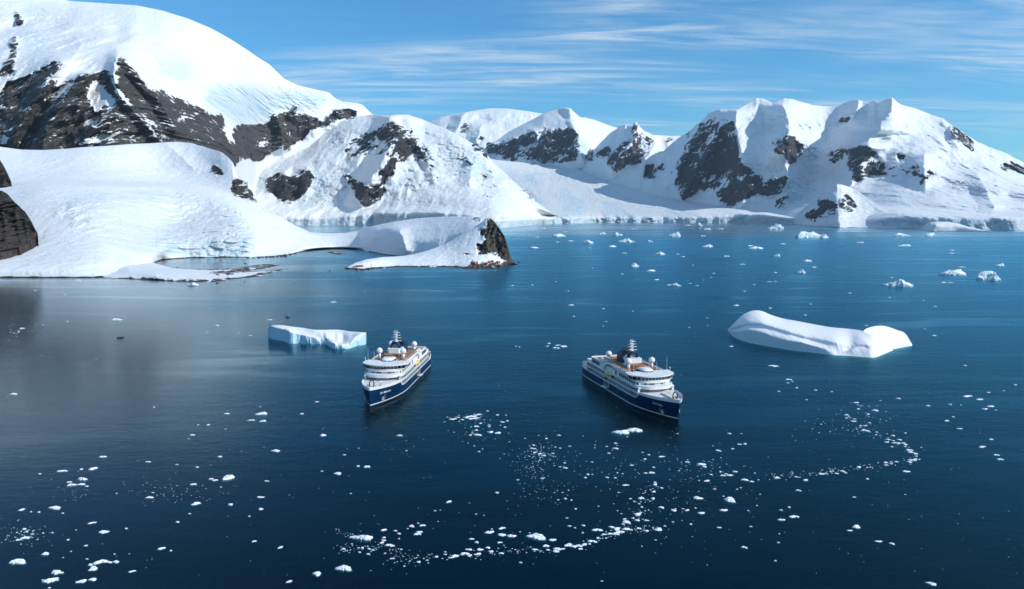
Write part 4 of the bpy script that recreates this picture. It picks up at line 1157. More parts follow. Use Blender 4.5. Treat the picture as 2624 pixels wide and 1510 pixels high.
# ------------------------------------------------------------------ expedition ships
PAINT = simple('white_ship_paint', (.80, .81, .82), .35, spec=.4, grain=.04, gscale=.25)
NAVY = simple('navy_hull_paint', (.001, .026, .080), .42, spec=.22, grain=.10, gscale=.12)
BOOT = simple('boot_topping', (.012, .014, .030), .5)
GLASS = simple('tinted_ship_glass', (.012, .020, .030), .08, spec=.6)
CABIN = simple('cabin_wall_grey', (.20, .22, .23), .5)
RAILGLASS = simple('balcony_rail_glass', (.22, .27, .28), .15)
TEAK = simple('teak_deck', (.33, .165, .085), .7, grain=.15, gscale=1.5)
TEAKDARK = simple('teak_panel', (.30, .13, .06), .6, grain=.12, gscale=1.)
DARK = simple('black_steel', (.015, .016, .02), .5)
GREYMETAL = simple('grey_metal', (.35, .36, .37), .45, .3)
YELLOW = simple('lifeboat_yellow', (.80, .52, .02), .4)
DECKGREY = simple('pale_deck_paint', (.66, .66, .65), .7, grain=.05, gscale=.8)
FURN = simple('dark_deck_furniture', (.05, .045, .05), .7)

_UNIT = {}


def unit_cube(mat):
    if mat.name not in _UNIT:
        v = [(x, y, z) for x in (-.5, .5) for y in (-.5, .5) for z in (-.5, .5)]
        f = [(0, 1, 3, 2), (4, 6, 7, 5), (0, 4, 5, 1), (2, 3, 7, 6), (0, 2, 6, 4), (1, 5, 7, 3)]
        me = bpy.data.meshes.new('panel_' + mat.name)
        me.from_pydata(v, [], f); me.materials.append(mat); me.update()
        _UNIT[mat.name] = me
    return _UNIT[mat.name]


def box(name, x0, x1, y0, y1, z0, z1, mat, parent, rz=0., ry=0.):
    o = bpy.data.objects.new(name, unit_cube(mat))
    COL.objects.link(o)
    o.location = ((x0 + x1) / 2, (y0 + y1) / 2, (z0 + z1) / 2)
    o.scale = (abs(x1 - x0), abs(y1 - y0), abs(z1 - z0))
    o.rotation_euler = (0, ry, rz)
    o.parent = parent
    return o


def prism(name, outline, z0, z1, mat, parent, shift=(0, 0), smooth=False):
    n = len(outline)
    v = [(x, y, z0) for x, y in outline] + [(x + shift[0], y + shift[1], z1) for x, y in outline]
    f = [tuple(range(n))[::-1], tuple(range(n, 2 * n))] + [(i, (i + 1) % n, n + (i + 1) % n, n + i) for i in range(n)]
    o = mesh_obj(name, v, f, mat, smooth=False, parent=parent)
    return o


def tube(name, pts, r, mat, parent, n=8, r2=None):
    v, f = [], []
    pts = [Vector(p) for p in pts]
    for k, p in enumerate(pts):
        d = (pts[min(k + 1, len(pts) - 1)] - pts[max(k - 1, 0)]).normalized()
        u = d.orthogonal().normalized(); w = d.cross(u)
        rr = r + ((r2 if r2 is not None else r) - r) * k / max(1, len(pts) - 1)
        for i in range(n):
            a = 2 * math.pi * i / n
            v.append(p + (u * math.cos(a) + w * math.sin(a)) * rr)
    m = len(pts)
    for k in range(m - 1):
        for i in range(n):
            j = (i + 1) % n
            f.append((k * n + i, k * n + j, (k + 1) * n + j, (k + 1) * n + i))
    f.append(tuple(range(n))[::-1]); f.append(tuple(range((m - 1) * n, m * n)))
    return mesh_obj(name, v, f, mat, parent=parent)


def dome(name, c, r, mat, parent, n=20, m=12, squash=1.):
    v, f = [], []
    for j in range(m + 1):
        t = math.pi * j / m
        for i in range(n):
            a = 2 * math.pi * i / n
            v.append((c[0] + r * math.sin(t) * math.cos(a), c[1] + r * math.sin(t) * math.sin(a), c[2] + r * squash * math.cos(t)))
    for j in range(m):
        for i in range(n):
            k = (i + 1) % n
            f.append((j * n + i, (j + 1) * n + i, (j + 1) * n + k, j * n + k))
    return mesh_obj(name, v, f, mat, parent=parent)


def front(x0, w, dx, p=2.4, n=28, xb=-10.):
    ys = np.linspace(-w, w, n)
    return [(xb, -w)] + [(x0 + dx * (1 - abs(y / w) ** p), y) for y in ys] + [(xb, w)]


def hull_half(x, z):
    """half breadth of the hull at station x and height z"""
    xs = 55.0 + .16 * z
    if x > 16:
        t = min(1., (x - 16) / (xs - 16))
        p = 1.85 + .105 * max(z, -2)
        return 11.4 * max(0., 1 - t ** p) ** (.92 if z > 6 else 1.)
    if x < -46:
        return 11.4 - 1.3 * ((-46 - x) / 10) ** 2
    return 11.4


def sheer(x):
    """top of the blue paint"""
    return float(np.interp(x, [-56, 27.5, 31.2, 40, 57], [6.0, 6.0, 8.7, 9.0, 9.7]))


def hull_strip(name, za, zb, xa, xb, mat, parent, nz=5, ofs=0., nx=70, cap=False):
    v, f = [], []
    st = np.concatenate([np.linspace(xa, 20, nx // 2, endpoint=False) if xa < 20 else np.array([]), np.linspace(max(xa, 20), xb, nx // 2 + 12)])
    if xb > 50:
        st = np.concatenate([st[:-1], 20 + (xb - 20) * np.array([.93, .955, .975, .99, 1.])]); st = np.unique(np.round(st, 4))
    cols = []
    for s in (1, -1):
        for x in st:
            lo, hi = za(x), zb(x)
            for k in range(nz + 1):
                z = lo + (hi - lo) * k / nz
                xx = min(x, 55 + .16 * z) if x < xb - 1e-6 or xb < 50 else 55 + .16 * z
                v.append((xx, s * (hull_half(xx, z) + ofs), z))
        m = len(st) * (nz + 1)
        b = 0 if s > 0 else m
        for i in range(len(st) - 1):
            for k in range(nz):
                q = (b + i * (nz + 1) + k, b + (i + 1) * (nz + 1) + k, b + (i + 1) * (nz + 1) + k + 1, b + i * (nz + 1) + k + 1)
                f.append(q[::-1] if s > 0 else q)
    if cap:
        m = len(st) * (nz + 1)
        for k in range(nz):
            f.append((k, k + 1, m + k + 1, m + k))
    return mesh_obj(name, v, f, mat, parent=parent)


def text_on_hull(text, x_start, z0, h, side, mat, parent, name):
    cu = bpy.data.curves.new(name, 'FONT')
    cu.body = text; cu.size = h * 1.4; cu.extrude = 0; cu.resolution_u = 2; cu.offset = .02
    t = bpy.data.objects.new('tmp', cu)
    COL.objects.link(t)
    dg = bpy.context.evaluated_depsgraph_get()
    me = bpy.data.meshes.new_from_object(t.evaluated_get(dg))
    bpy.data.objects.remove(t)
    co = np.zeros(len(me.vertices) * 3); me.vertices.foreach_get('co', co); co = co.reshape(-1, 3)
    w = co[:, 0].max()
    out = []
    for x, y, _ in co:
        sx = x_start + x * (1 if side < 0 else -1)          # starboard reads aft to bow, port bow to aft
        z = z0 + y
        out.append((sx, side * (hull_half(sx, z) + .07), z))
    me.vertices.foreach_set('co', np.array(out).ravel())
    me.materials.clear(); me.materials.append(mat)
    me.update()
    o = bpy.data.objects.new(name, me); COL.objects.link(o); o.parent = parent
    o['kind'] = 'stuff'
    return o


def make_ship(px, py, qx, qy, side, name_text, label, zodiac=False):
    """side: +1 port side faces the camera, -1 starboard"""
    stem, corner = on_sea(px, py), on_sea(qx, qy)
    d = complex(corner.x - stem.x, corner.y - stem.y)
    r = d / complex(-111, side * 10.2)
    k, psi = abs(r), math.atan2(r.imag, r.real)
    root = bpy.data.objects.new('cruise_ship', None)
    COL.objects.link(root)
    o0 = complex(stem.x, stem.y) - complex(55, 0) * r
    root.location = (o0.real, o0.imag, 0); root.rotation_euler = (0, 0, psi); root.scale = (k, k, k)
    tag(root, label, 'ship', 'expedition ships in the bay')
    S = root
    # hull
    hull = hull_strip('hull', lambda x: 1.55, sheer, -56, 57, NAVY, S, 8, cap=True)
    hull_strip('boot_topping', lambda x: -3., lambda x: 1.15, -56, 55.2, BOOT, S, 4, cap=True)
    hull_strip('waterline_stripe', lambda x: 1.12, lambda x: 1.58, -56, 55.3, PAINT, S, 1, ofs=.04)
    hull_strip('sheer_strake', lambda x: sheer(x) - .02, lambda x: sheer(x) + .55, -56, 31.5, PAINT, S, 1, ofs=.05)
    bw = hull_strip('bow_bulwark', lambda x: sheer(x), lambda x: sheer(x) + float(np.interp(x, [29, 32, 40, 57], [.6, 1.3, 1.5, 1.75])), 29.5, 57, PAINT, S, 2, ofs=.06)
    inner = hull_strip('bulwark_lining', lambda x: sheer(x), lambda x: sheer(x) + float(np.interp(x, [29, 32, 40, 57], [.6, 1.3, 1.5, 1.75])), 29.5, 56.4, PAINT, S, 2, ofs=-.30)
    hull_strip('stern_bulwark', lambda x: 6.5, lambda x: float(np.interp(x, [-56, -50, -47, -45.5], [9.6, 9.2, 8.4, 6.6])), -56, -45.5, PAINT, S, 2, ofs=.02, nx=24, cap=True)
    xs = np.linspace(27, 56.2, 30)
    edge = [(x, hull_half(x, 9.4) - .3) for x in xs]
    prism('foredeck', [(x, -max(y, .02)) for x, y in edge] + [(x, max(y, .02)) for x, y in edge[::-1]], 9.0, 9.55, DECKGREY, S)
    prism('main_deck', [(-55.6, -9.6), (-46, -11.1), (20, -11.1), (29, -10.2), (29, 10.2), (20, 11.1), (-46, 11.1), (-55.6, 9.6)], 5.7, 6.02, DECKGREY, S)
    # raised nose with the black signal ring and the walkway to it
    nose = [(x, max(.02, hull_half(x, 9.8) - .35)) for x in np.linspace(50.8, 56.3, 12)]
    prism('bow_platform', [(x, -y) for x, y in nose] + [(x, y) for x, y in nose[::-1]], 9.56, 10.6, PAINT, S)
    tube('bow_ring', [(51.4, 1.25 * math.cos(a), 12.1 + 2.1 * math.sin(a)) for a in np.linspace(-math.pi * .42, math.pi * 1.42, 26)], .30, DARK, S)
    box('walkway', 36.0, 51.0, -.45, .45, 9.6, 10.05, GREYMETAL, S)
    tube('jib_crane', [(37, 3.2, 10.2), (41, 2.2, 11.2), (49.6, .6, 11.0)], .22, PAINT, S)
    for y in (-3.4, 3.4):
        w = box('mooring_winch', 45.6, 47.2, y - .7, y + .7, 9.56, 10.5, GREYMETAL, S)
    # lettering, anchor pocket
    NAMEW = 9.2 if len(name_text) > 8 else 6.6
    for s in (1, -1):
        text_on_hull(name_text, 48.6 - (NAMEW if s < 0 else 0) + (0 if s < 0 else 1.6), 6.15, 1.25, s, PAINT, S, 'ship_name')
        y = hull_half(48.4, 4.2)
        ang = math.atan2(hull_half(49.4, 4.2) - hull_half(47.4, 4.2), 2.0) * s
        pk = bpy.data.objects.new('anchor_pocket', None); COL.objects.link(pk); pk.parent = S
        pk.location = (47.2, s * (hull_half(47.2, 4.2) + .03), 4.1); pk.rotation_euler = (0, 0, ang)
        box('recess', -1.5, 1.5, -.05, .05, -1.7, 1.6, DARK, pk)
        box('frame', -1.75, 1.75, -.12, .12, 1.55, 1.8, GREYMETAL, pk)
        box('frame', -1.75, -1.5, -.12, .12, -1.2, 1.55, GREYMETAL, pk)
        mesh_obj('anchor', [(-.9, s * .35, -1.9), (.9, s * .35, -1.9), (.35, s * .35, .2), (-.35, s * .35, .2), (-1.2, s * .1, -1.9), (1.2, s * .1, -1.9), (.45, s * .1, .2), (-.45, s * .1, .2)],
                 [(0, 1, 2, 3), (4, 7, 6, 5), (0, 4, 5, 1), (1, 5, 6, 2), (2, 6, 7, 3), (3, 7, 4, 0)], GREYMETAL, smooth=False, parent=pk)
        # boarding door with its folded-down platform
        bd = bpy.data.objects.new('boarding_door', None); COL.objects.link(bd); bd.parent = S; bd.location = (-12.5, s * 11.4, 4.3)
        box('opening_shade', -3.6, 3.6, -.05, .06, -1.3, 1.55, DARK, bd)  # black panel: the dark inside of the open door, put into the colour
        box('platform', -3.2, 2.4, 0 if s > 0 else -2.2, 2.2 if s > 0 else 0, -1.55, -1.3, PAINT, bd)
        for q in (-3.6, -2.2, .2, 2.6, 3.6):
            box('post', q - .1, q + .1, -.12, .12, -1.4, 1.6, PAINT, bd)
        box('lintel', -3.6, 3.6, -.1, .14, 1.5, 1.7, TEAKDARK, bd)
        # portholes in the blue
        for q in list(np.arange(6, 27, 3.3)) + list(np.arange(-44, -22, 4.4)):
            box('porthole', q - .35, q + .35, s * 11.36 if q < 16 else s * (hull_half(q, 4.6) - .1), (s * 11.46 if q < 16 else s * (hull_half(q, 4.6) + .06)), 4.2, 5.0, GLASS, S)
    # two decks of balcony cabins
    prism('cabin_block', [(-46.5, -9.5), (29.2, -9.5), (29.2, 9.5), (-46.5, 9.5)], 6.03, 11.7, CABIN, S)
    for z, x0, x1 in ((8.72, -47.2, 30.2), (11.62, -46, 30.4)):
        prism('deck_edge', [(x0, -10.6), (x0 + 3, -11.35), (20, -11.35), (27, -11.0), (x1, -10.6), (x1, 10.6), (27, 11.0), (20, 11.35), (x0 + 3, 11.35), (x0, 10.6)], z, z + .62, PAINT, S)
    for s in (1, -1):
        for zi, (zb, zt) in enumerate(((6.55, 8.72), (9.34, 11.62))):
            q = -45.
            while q < 29.5:
                if zi == 1 and -17.5 < q < -4:
                    q += 3.35; continue
                if zi == 0 and -17.5 < q < -14.2:
                    q += 3.35; continue
                yo = 11.2 if q < 22 else 10.75
                box('balcony_divider', q - .07, q + .07, s * 9.5, s * yo, zb, zt, PAINT, S)
                if q < 27:
                    box('balcony_rail', q + .07, q + 3.28, s * (yo - .06), s * yo, zb, zb + .95, RAILGLASS, S)
                    box('balcony_door', q + .5, q + 2.3, s * 9.5, s * 9.56, zb, zt - .2, GLASS, S)
                q += 3.35
        box('end_panel', 29.3, 30.0, s * 9.5, s * 10.7, 6.5, 11.62, PAINT, S)
        box('boat_bay_shade', -18.0, -4.2, s * 9.3, s * 9.6, 6.6, 11.6, DARK, S)  # black back panel: shade of the boat bay put into the colour
        box('boat_bay_post', -18.4, -16.9, s * 9.5, s * 11.2, 6.5, 8.72, PAINT, S)
    # deck 3: lounges with tall windows
    prism('lounge_block', [(-40, -10.0), (24, -10.0), (28, -9.0), (28, 9.0), (24, 10.0), (-40, 10.0)], 12.2, 14.9, PAINT, S)
    for s in (1, -1):
        for q in np.arange(3.0, 25.2, 2.75):
            yy = 10.0 if q < 23 else 9.6
            box('lounge_window', q, q + 2.05, s * (yy - .1), s * (yy + .06), 12.6, 14.6, GLASS, S)
        box('lounge_door', -2.6, -.4, s * 9.9, s * 10.06, 12.3, 14.6, GLASS, S)
        for q in np.arange(-20, 28, 2.0):
            tb = box('rail_post', q - .03, q + .03, s * 11.2, s * 11.26, 12.2, 13.2, PAINT, S)
        box('handrail', -20, 28, s * 11.19, s * 11.27, 13.15, 13.23, PAINT, S)
        # aft side house with five panes
        mesh_obj('aft_side_wall', [(-38, s * 11.0, 12.24), (-19, s * 11.0, 12.24), (-16, s * 11.0, 16.9), (-34, s * 11.0, 16.4), (-38, s * 11.0, 15.6),
                                   (-38, s * 10.5, 12.24), (-19, s * 10.5, 12.24), (-16, s * 10.5, 16.9), (-34, s * 10.5, 16.4), (-38, s * 10.5, 15.6)],
                 [(0, 1, 2, 3, 4), (9, 8, 7, 6, 5), (0, 5, 6, 1), (1, 6, 7, 2), (2, 7, 8, 3), (3, 8, 9, 4), (4, 9, 5, 0)], PAINT, smooth=False, parent=S)
        for q in np.arange(-36.2, -24, 2.5):
            box('aft_window', q, q + 2.0, s * 10.98, s * 11.06, 13.0, 15.3, GLASS, S)
        # the white arch amidships
        A = []
        for t in np.linspace(0, 1, 14):
            a = math.pi / 2 * t
            A.append((-7.5 - 12.2 * math.cos(a), 12.3 + 5.6 * math.sin(a)))
        B = [(-7.5 - 9.9 * math.cos(math.pi / 2 * t), 12.3 + 4.35 * math.sin(math.pi / 2 * t)) for t in np.linspace(0, 1, 14)]
        v = [(x, s * 11.05, z) for x, z in A] + [(x, s * 11.05, z) for x, z in B] + [(x, s * 10.4, z) for x, z in A] + [(x, s * 10.4, z) for x, z in B]
        n = 14
        f = []
        for i in range(n - 1):
            f += [(i, i + 1, n + i + 1, n + i), (2 * n + i + 1, 2 * n + i, 3 * n + i, 3 * n + i + 1), (i + 1, i, 2 * n + i, 2 * n + i + 1), (n + i, n + i + 1, 3 * n + i + 1, 3 * n + i)]
        mesh_obj('arch', v, f, PAINT, parent=S)
        # bulwark of the top deck, forward from the arch
        mesh_obj('top_bulwark', [(-7.6, s * 11.05, 16.65), (8, s * 10.9, 16.2), (23, s * 10.4, 15.6), (26, s * 10.2, 15.4), (26, s * 10.2, 17.5), (8, s * 10.9, 17.9), (-7.6, s * 11.05, 17.9),
                                 (-7.6, s * 10.6, 16.65), (8, s * 10.5, 16.2), (23, s * 10.0, 15.6), (26, s * 9.8, 15.4), (26, s * 9.8, 17.5), (8, s * 10.5, 17.9), (-7.6, s * 10.6, 17.9)],
                 [(0, 1, 2, 3, 4, 5, 6), (13, 12, 11, 10, 9, 8, 7), (6, 5, 12, 13), (5, 4, 11, 12), (0, 7, 8, 1), (1, 8, 9, 2)], PAINT, smooth=False, parent=S)
        for q in (11.5, 14.5, 17.5, 20.3):
            box('small_window', q, q + .9, s * 10.3, s * 10.95, 16.5, 17.1, GLASS, S)
        for q in np.arange(-6, 10, 2.6):
            box('gallery_column', q - .12, q + .12, s * 10.0, s * 10.4, 15.2, 16.6, PAINT, S)
    prism('promenade_roof', [(-20, -10.6), (26, -10.4), (26, 10.4), (-20, 10.6)], 14.9, 15.2, PAINT, S)
    prism('gallery_block', [(-14, -8.8), (24, -8.8), (24, 8.8), (-14, 8.8)], 15.2, 17.3, CABIN, S)
    prism('top_deck', [(-15, -10.3), (24, -10.0), (24, 10.0), (-15, 10.3)], 17.3, 17.55, TEAK, S)
    prism('aft_pool_deck', [(-39, -10.4), (-15, -10.4), (-15, 10.4), (-39, 10.4)], 14.95, 15.15, TEAK, S)
    prism('aft_lower_deck', [(-46, -10.4), (-39, -10.6), (-39, 10.6), (-46, 10.4)], 12.25, 12.4, TEAK, S)
    for q in (-37, -34, -31):
        for y in (-6, -2, 2, 6):
            box('deck_chair', q, q + 1.6, y - .35, y + .35, 15.2, 15.7, FURN, S)
    for s in (1, -1):
        box('aft_rail_screen', -45.9, -38.2, s * 10.5, s * 10.7, 12.3, 13.4, PAINT, S)
        box('side_house', -24.5, -20.5, s * 7.0, s * 10.2, 15.2, 17.6, PAINT, S)
    box('stern_rail_screen', -46.1, -45.9, -10.4, 10.4, 12.3, 13.4, PAINT, S)
    box('aft_pool_screen', -39.1, -38.9, -10.4, 10.4, 15.1, 16.2, PAINT, S)
    # stern working deck: crane and stacked boats under covers
    for y in (-5.5, 0, 5.5):
        box('covered_boat', -53.5, -48.5, y - 1.1, y + 1.1, 6.1, 7.9, FURN, S)
    tube('stern_crane', [(-48.5, -7.5, 6.1), (-48.5, -7.5, 12.5), (-53.5, -4.0, 13.5)], .38, DARK, S)
    tube('stern_crane', [(-48.5, 7.5, 6.1), (-48.5, 7.5, 12.5), (-53.5, 4.0, 13.5)], .38, DARK, S)
    tube('flag_staff', [(-55.4, 0, 6), (-56.6, 0, 13.5)], .08, PAINT, S)
    # forward house: curved fronts under the bridge
    prism('forward_house', front(24.5, 9.3, 5.2, 2.6), 9.55, 15.4, DECKGREY, S)
    prism('forward_balcony', front(27.0, 11.15, 6.8, 3.0, xb=22.), 11.4, 13.0, PAINT, S)
    prism('bridge_band', front(26.0, 10.6, 4.6, 2.8, xb=20.), 14.2, 15.5, PAINT, S)
    for y in (-6.6, -5.6, -3.2, -2.2, -1.2, 3.4, 4.4, 6.0, 7.0):
        x = 24.5 + 5.2 * (1 - abs(y / 9.3) ** 2.6)
        an = math.atan2(-5.2 * 2.6 * abs(y / 9.3) ** 1.6 * (1 if y > 0 else -1) / 9.3, 1)
        w = box('forward_window', x - .08, x + .1, y - .36, y + .36, 13.1, 14.1, GLASS, S, rz=-an)
    # bridge: raked windows all round, wings overhanging the sides
    nw = 13
    lo = front(25.4, 12.0, 4.6, 3.0, n=nw + 1, xb=20.)
    hi = front(26.2, 12.6, 5.0, 3.0, n=nw + 1, xb=20.)
    prism('bridge_floor', front(25.4, 12.1, 4.7, 3.0, xb=20.), 15.3, 15.62, PAINT, S)
    for i in range(nw):
        a0, a1, b0, b1 = lo[1 + i], lo[2 + i], hi[1 + i], hi[2 + i]
        v = [(a0[0], a0[1], 15.6), (a1[0], a1[1], 15.6), (b1[0], b1[1], 17.6), (b0[0], b0[1], 17.6)]
        v += [(x - .5, y * .96, z) for x, y, z in v]
        mesh_obj('bridge_window', v, [(0, 1, 2, 3), (7, 6, 5, 4), (0, 4, 5, 1), (2, 6, 7, 3)], GLASS, smooth=False, parent=S)
    for i in range(nw + 1):
        a0, b0 = lo[1 + i], hi[1 + i]
        tube('mullion', [(a0[0] + .03, a0[1], 15.6), (b0[0] + .03, b0[1], 17.65)], .10, PAINT, S, 5)
    for s in (1, -1):
        box('wing_window', 20.2, 25.3, s * 11.9, s * 12.1, 15.7, 17.5, GLASS, S)
    prism('bridge_core', front(24.4, 11.2, 4.0, 3.0, xb=20.), 15.5, 17.6, DARK, S)
    roof = prism('bridge_roof', front(24.6, 13.2, 7.2, 2.6, xb=17.5), 17.6, 18.15, PAINT, S)
    for x, y, h in ((22, -12.2, 2.0), (23.5, -9.5, 1.2), (22, 12.2, 2.0), (25.5, 1.5, .8), (24, 9.5, 1.2), (26.5, -3, .6), (22.5, 6.5, 1.4)):
        sd = bpy.data.objects.new('roof_lamp', None); COL.objects.link(sd); sd.parent = S; sd.location = (x, y, 18.15)
        tube('stalk', [(0, 0, 0), (0, 0, h)], .09, PAINT, sd, 6)
        dome('head', (0, 0, h + .2), .32, PAINT, sd, 8, 6)
    for x, y, z in ((20.5, -11, 26.5), (20.5, 11, 26.5), (18, -8, 24), (17, 6.5, 23.5)):
        tube('whip_antenna', [(x, y, 17.8), (x, y, z)], .09, PAINT, S, 5, r2=.03)
    # top deck furniture: glazed dome house, teak bar, radomes, funnel house
    sk = [(13.0, 4.0), (13.0, -4.0), (20.0, -3.2), (21.2, -1.6), (21.2, 1.6), (20.0, 3.2)]
    prism('skylight_base', sk[::-1], 17.55, 18.7, GLASS, S)
    v = []
    for z, q in ((18.7, 1.0), (19.3, .93), (19.75, .72), (19.95, .4)):
        v += [(17 + (x - 17) * q, y * q, z) for x, y in sk]
    f = [(r_ * 6 + i, r_ * 6 + i + 1 if i < 5 else r_ * 6, (r_ + 1) * 6 + (i + 1 if i < 5 else 0), (r_ + 1) * 6 + i) for r_ in range(3) for i in range(6)] + [tuple(range(18, 24))]
    mesh_obj('skylight_roof', v, [q[::-1] for q in f], PAINT, parent=S)
    arc = [(6.5 + 3.6 * math.cos(a), 6.2 * math.sin(a)) for a in np.linspace(-math.pi / 2, math.pi / 2, 16)]
    prism('bar_wall', [(4, -6.2)] + arc + [(4, 6.2)], 17.55, 19.5, TEAKDARK, S)
    prism('bar_roof', [(2, -5.6)] + [(x * .97 + .1, y * .92) for x, y in arc] + [(2, 5.6)], 19.5, 19.75, TEAK, S)
    prism('funnel_house', [(-12, -4.2), (2.6, -4.2), (4.0, -3.0), (4.0, 3.0), (2.6, 4.2), (-12, 4.2)], 17.55, 22.3, PAINT, S)
    for s in (1, -1):
        for q in (-8, -4.5):
            box('house_window', q, q + 1.7, s * 4.15, s * 4.26, 18.6, 20.6, GLASS, S)
        mesh_obj('funnel_wing', [(-13.5, s * 3.1, 18), (-4.5, s * 3.1, 18), (-4.5, s * 3.1, 23.2), (-7.0, s * 3.1, 25.0), (-10.5, s * 3.1, 25.2), (-13.0, s * 3.1, 23.6),
                                 (-13.5, s * 4.5, 18), (-4.5, s * 4.5, 18), (-4.5, s * 4.3, 23.0), (-7.0, s * 4.1, 24.6), (-10.5, s * 4.1, 24.8), (-13.0, s * 4.3, 23.2)],
                 [(0, 1, 2, 3, 4, 5), (11, 10, 9, 8, 7, 6), (5, 4, 10, 11), (4, 3, 9, 10), (3, 2, 8, 9), (2, 1, 7, 8), (0, 5, 11, 6)], NAVY, smooth=False, parent=S)
    for x in (-11.5, -9.6, -7.7):
        for y in (-1.3, 1.3):
            tube('exhaust_pipe', [(x, y, 22), (x, y, 25.6), (x - .5, y, 26.3)], .42, DARK, S)
    # navy arched cowl in front of the mast
    R1, R0 = 3.1, 2.2
    v, f = [], []
    an = np.linspace(0, math.pi, 15)
    for x in (-2.6, .6):
        for R in (R1, R0):
            v += [(x, R * math.cos(a), 22.2 + 1.25 * R * math.sin(a)) for a in an]
    n = 15
    for i in range(n - 1):
        f += [(i, i + 1, 2 * n + i + 1, 2 * n + i), (n + i + 1, n + i, 3 * n + i, 3 * n + i + 1), (i + 1, i, n + i, n + i + 1), (2 * n + i, 2 * n + i + 1, 3 * n + i + 1, 3 * n + i)]
    mesh_obj('funnel_cowl', v, f, NAVY, parent=S)
    mesh_obj('cowl_grille', [(-.6, 2.2 * math.cos(a), 22.2 + 1.25 * 2.2 * math.sin(a)) for a in an], [tuple(range(n))], CABIN, smooth=False, parent=S)
    # mast with its yards
    mast = tube('mast', [(-2.2, 0, 22), (-2.2, 0, 28), (-2.2, 0, 31.5)], .55, PAINT, S, 10, r2=.16)
    for y in (-.7, .7):
        tube('mast_leg', [(-2.2, y * 1.6, 24), (-2.2, y, 29.5), (-2.2, y, 33)], .12, PAINT, mast, 6)
    for z, w in ((26.4, 3.4), (28.2, 3.2), (29.8, 2.7), (31.4, 2.3)):
        tube('yard', [(-2.2, -w, z), (-2.2, w, z)], .14, PAINT, mast, 6)
        box('radar_scanner', -1.9, -1.5, -w * .55, w * .25, z + .3, z + .6, PAINT, mast)
    dome('mast_dome', (-2.2, 0, 25.6), 1.25, PAINT, S, 14, 8, .8)
    for x, y, z in ((9.5, -7.2, 22.3), (9.5, 7.2, 22.3), (-18.5, -7.4, 21.4), (-18.5, 7.4, 21.4)):
        rd = bpy.data.objects.new('radome', None); COL.objects.link(rd); rd.parent = S; rd.location = (x, y, z)
        dome('ball', (0, 0, 0), 1.82, PAINT, rd, 22, 14)
        tube('pedestal', [(0, 0, -1.4), (0, 0, -(z - 15.2 if x < 0 else z - 17.5))], .8, PAINT, rd, 10, r2=.65)
    box('radome_house', -21.5, -15.6, -9.4, 9.4, 15.2, 18.2, PAINT, S)
    prism('observation_deck', [(-22, -9.6), (-15.4, -9.6), (-15.4, 9.6), (-22, 9.6)], 18.2, 18.4, TEAK, S)
    for s in (1, -1):
        for q in np.arange(-14, 24, 2.4):
            box('rail_post', q - .03, q + .03, s * 10.2, s * 10.26, 17.5, 18.7, PAINT, S)
        box('handrail', -14, 24, s * 10.18, s * 10.28, 18.62, 18.7, PAINT, S)
        for y in (5.5,):
            for q in (11, 13, 15, 17):
                box('sun_lounger', q, q + 1.5, s * 6.2, s * 6.9, 17.6, 18.0, FURN, S)
    # the lifeboat hangs in its bay
    lb = bpy.data.objects.new('lifeboat', None); COL.objects.link(lb)
    s = side
    c = complex(-10.6, s * 11.0) * r + o0
    lb.location = (c.real, c.imag, 10.0 * k); lb.rotation_euler = (0, 0, psi); lb.scale = (k, k, k)
    tag(lb, 'yellow-topped white lifeboat hanging in the side bay of the ' + ('left ship' if side > 0 else 'right ship'), 'lifeboat', 'lifeboats in ship bays')
    st = np.linspace(-1, 1, 15)
    v, f = [], []
    sec = [(-1, 0.75), (-.75, .1), (-.35, -.65), (0, -.85), (.35, -.65), (.75, .1), (1, .75)]
    for t in st:
        q = max(.05, 1 - abs(t) ** 3.2)
        v += [(4.6 * t, 1.45 * y * q, .2 + z * (.55 + .45 * q)) for y, z in sec]
    m = len(sec)
    for i in range(14):
        for j in range(m - 1):
            f.append((i * m + j, (i + 1) * m + j, (i + 1) * m + j + 1, i * m + j + 1))
    mesh_obj('hull', v, f, PAINT, parent=lb)
    v, f = [], []
    sec2 = [(-1, .75), (-.92, 1.5), (-.6, 2.0), (0, 2.15), (.6, 2.0), (.92, 1.5), (1, .75)]
    for t in st:
        q = max(.05, 1 - abs(t) ** 3.2)
        v += [(4.6 * t, 1.48 * y * q, .2 + .75 * (.55 + .45 * q) + (z - .75) * q ** .7) for y, z in sec2]
    for i in range(14):
        for j in range(m - 1):
            f.append((i * m + j, i * m + j + 1, (i + 1) * m + j + 1, (i + 1) * m + j))
    mesh_obj('canopy', v, f, YELLOW, parent=lb)
    for q in (-2.6, 2.6):
        tube('davit', [(q, -s * 1.5, 2.2), (q, -s * .2, 2.6), (q, 0, 2.2)], .16, PAINT, lb, 6)
    box('rubbing_strake', -4.0, 4.0, -1.5, 1.5, .86, 1.0, DARK, lb)
    return root


make_ship(949, 1045, 1104.4, 935.5, 1, 'SH Minerva', 'blue and white cruise ship on the left, its bow pointing at the viewer')
make_ship(1737, 1079, 1491.4, 962.2, -1, 'SH Vega', 'blue and white cruise ship on the right, its shaded side towards the viewer')
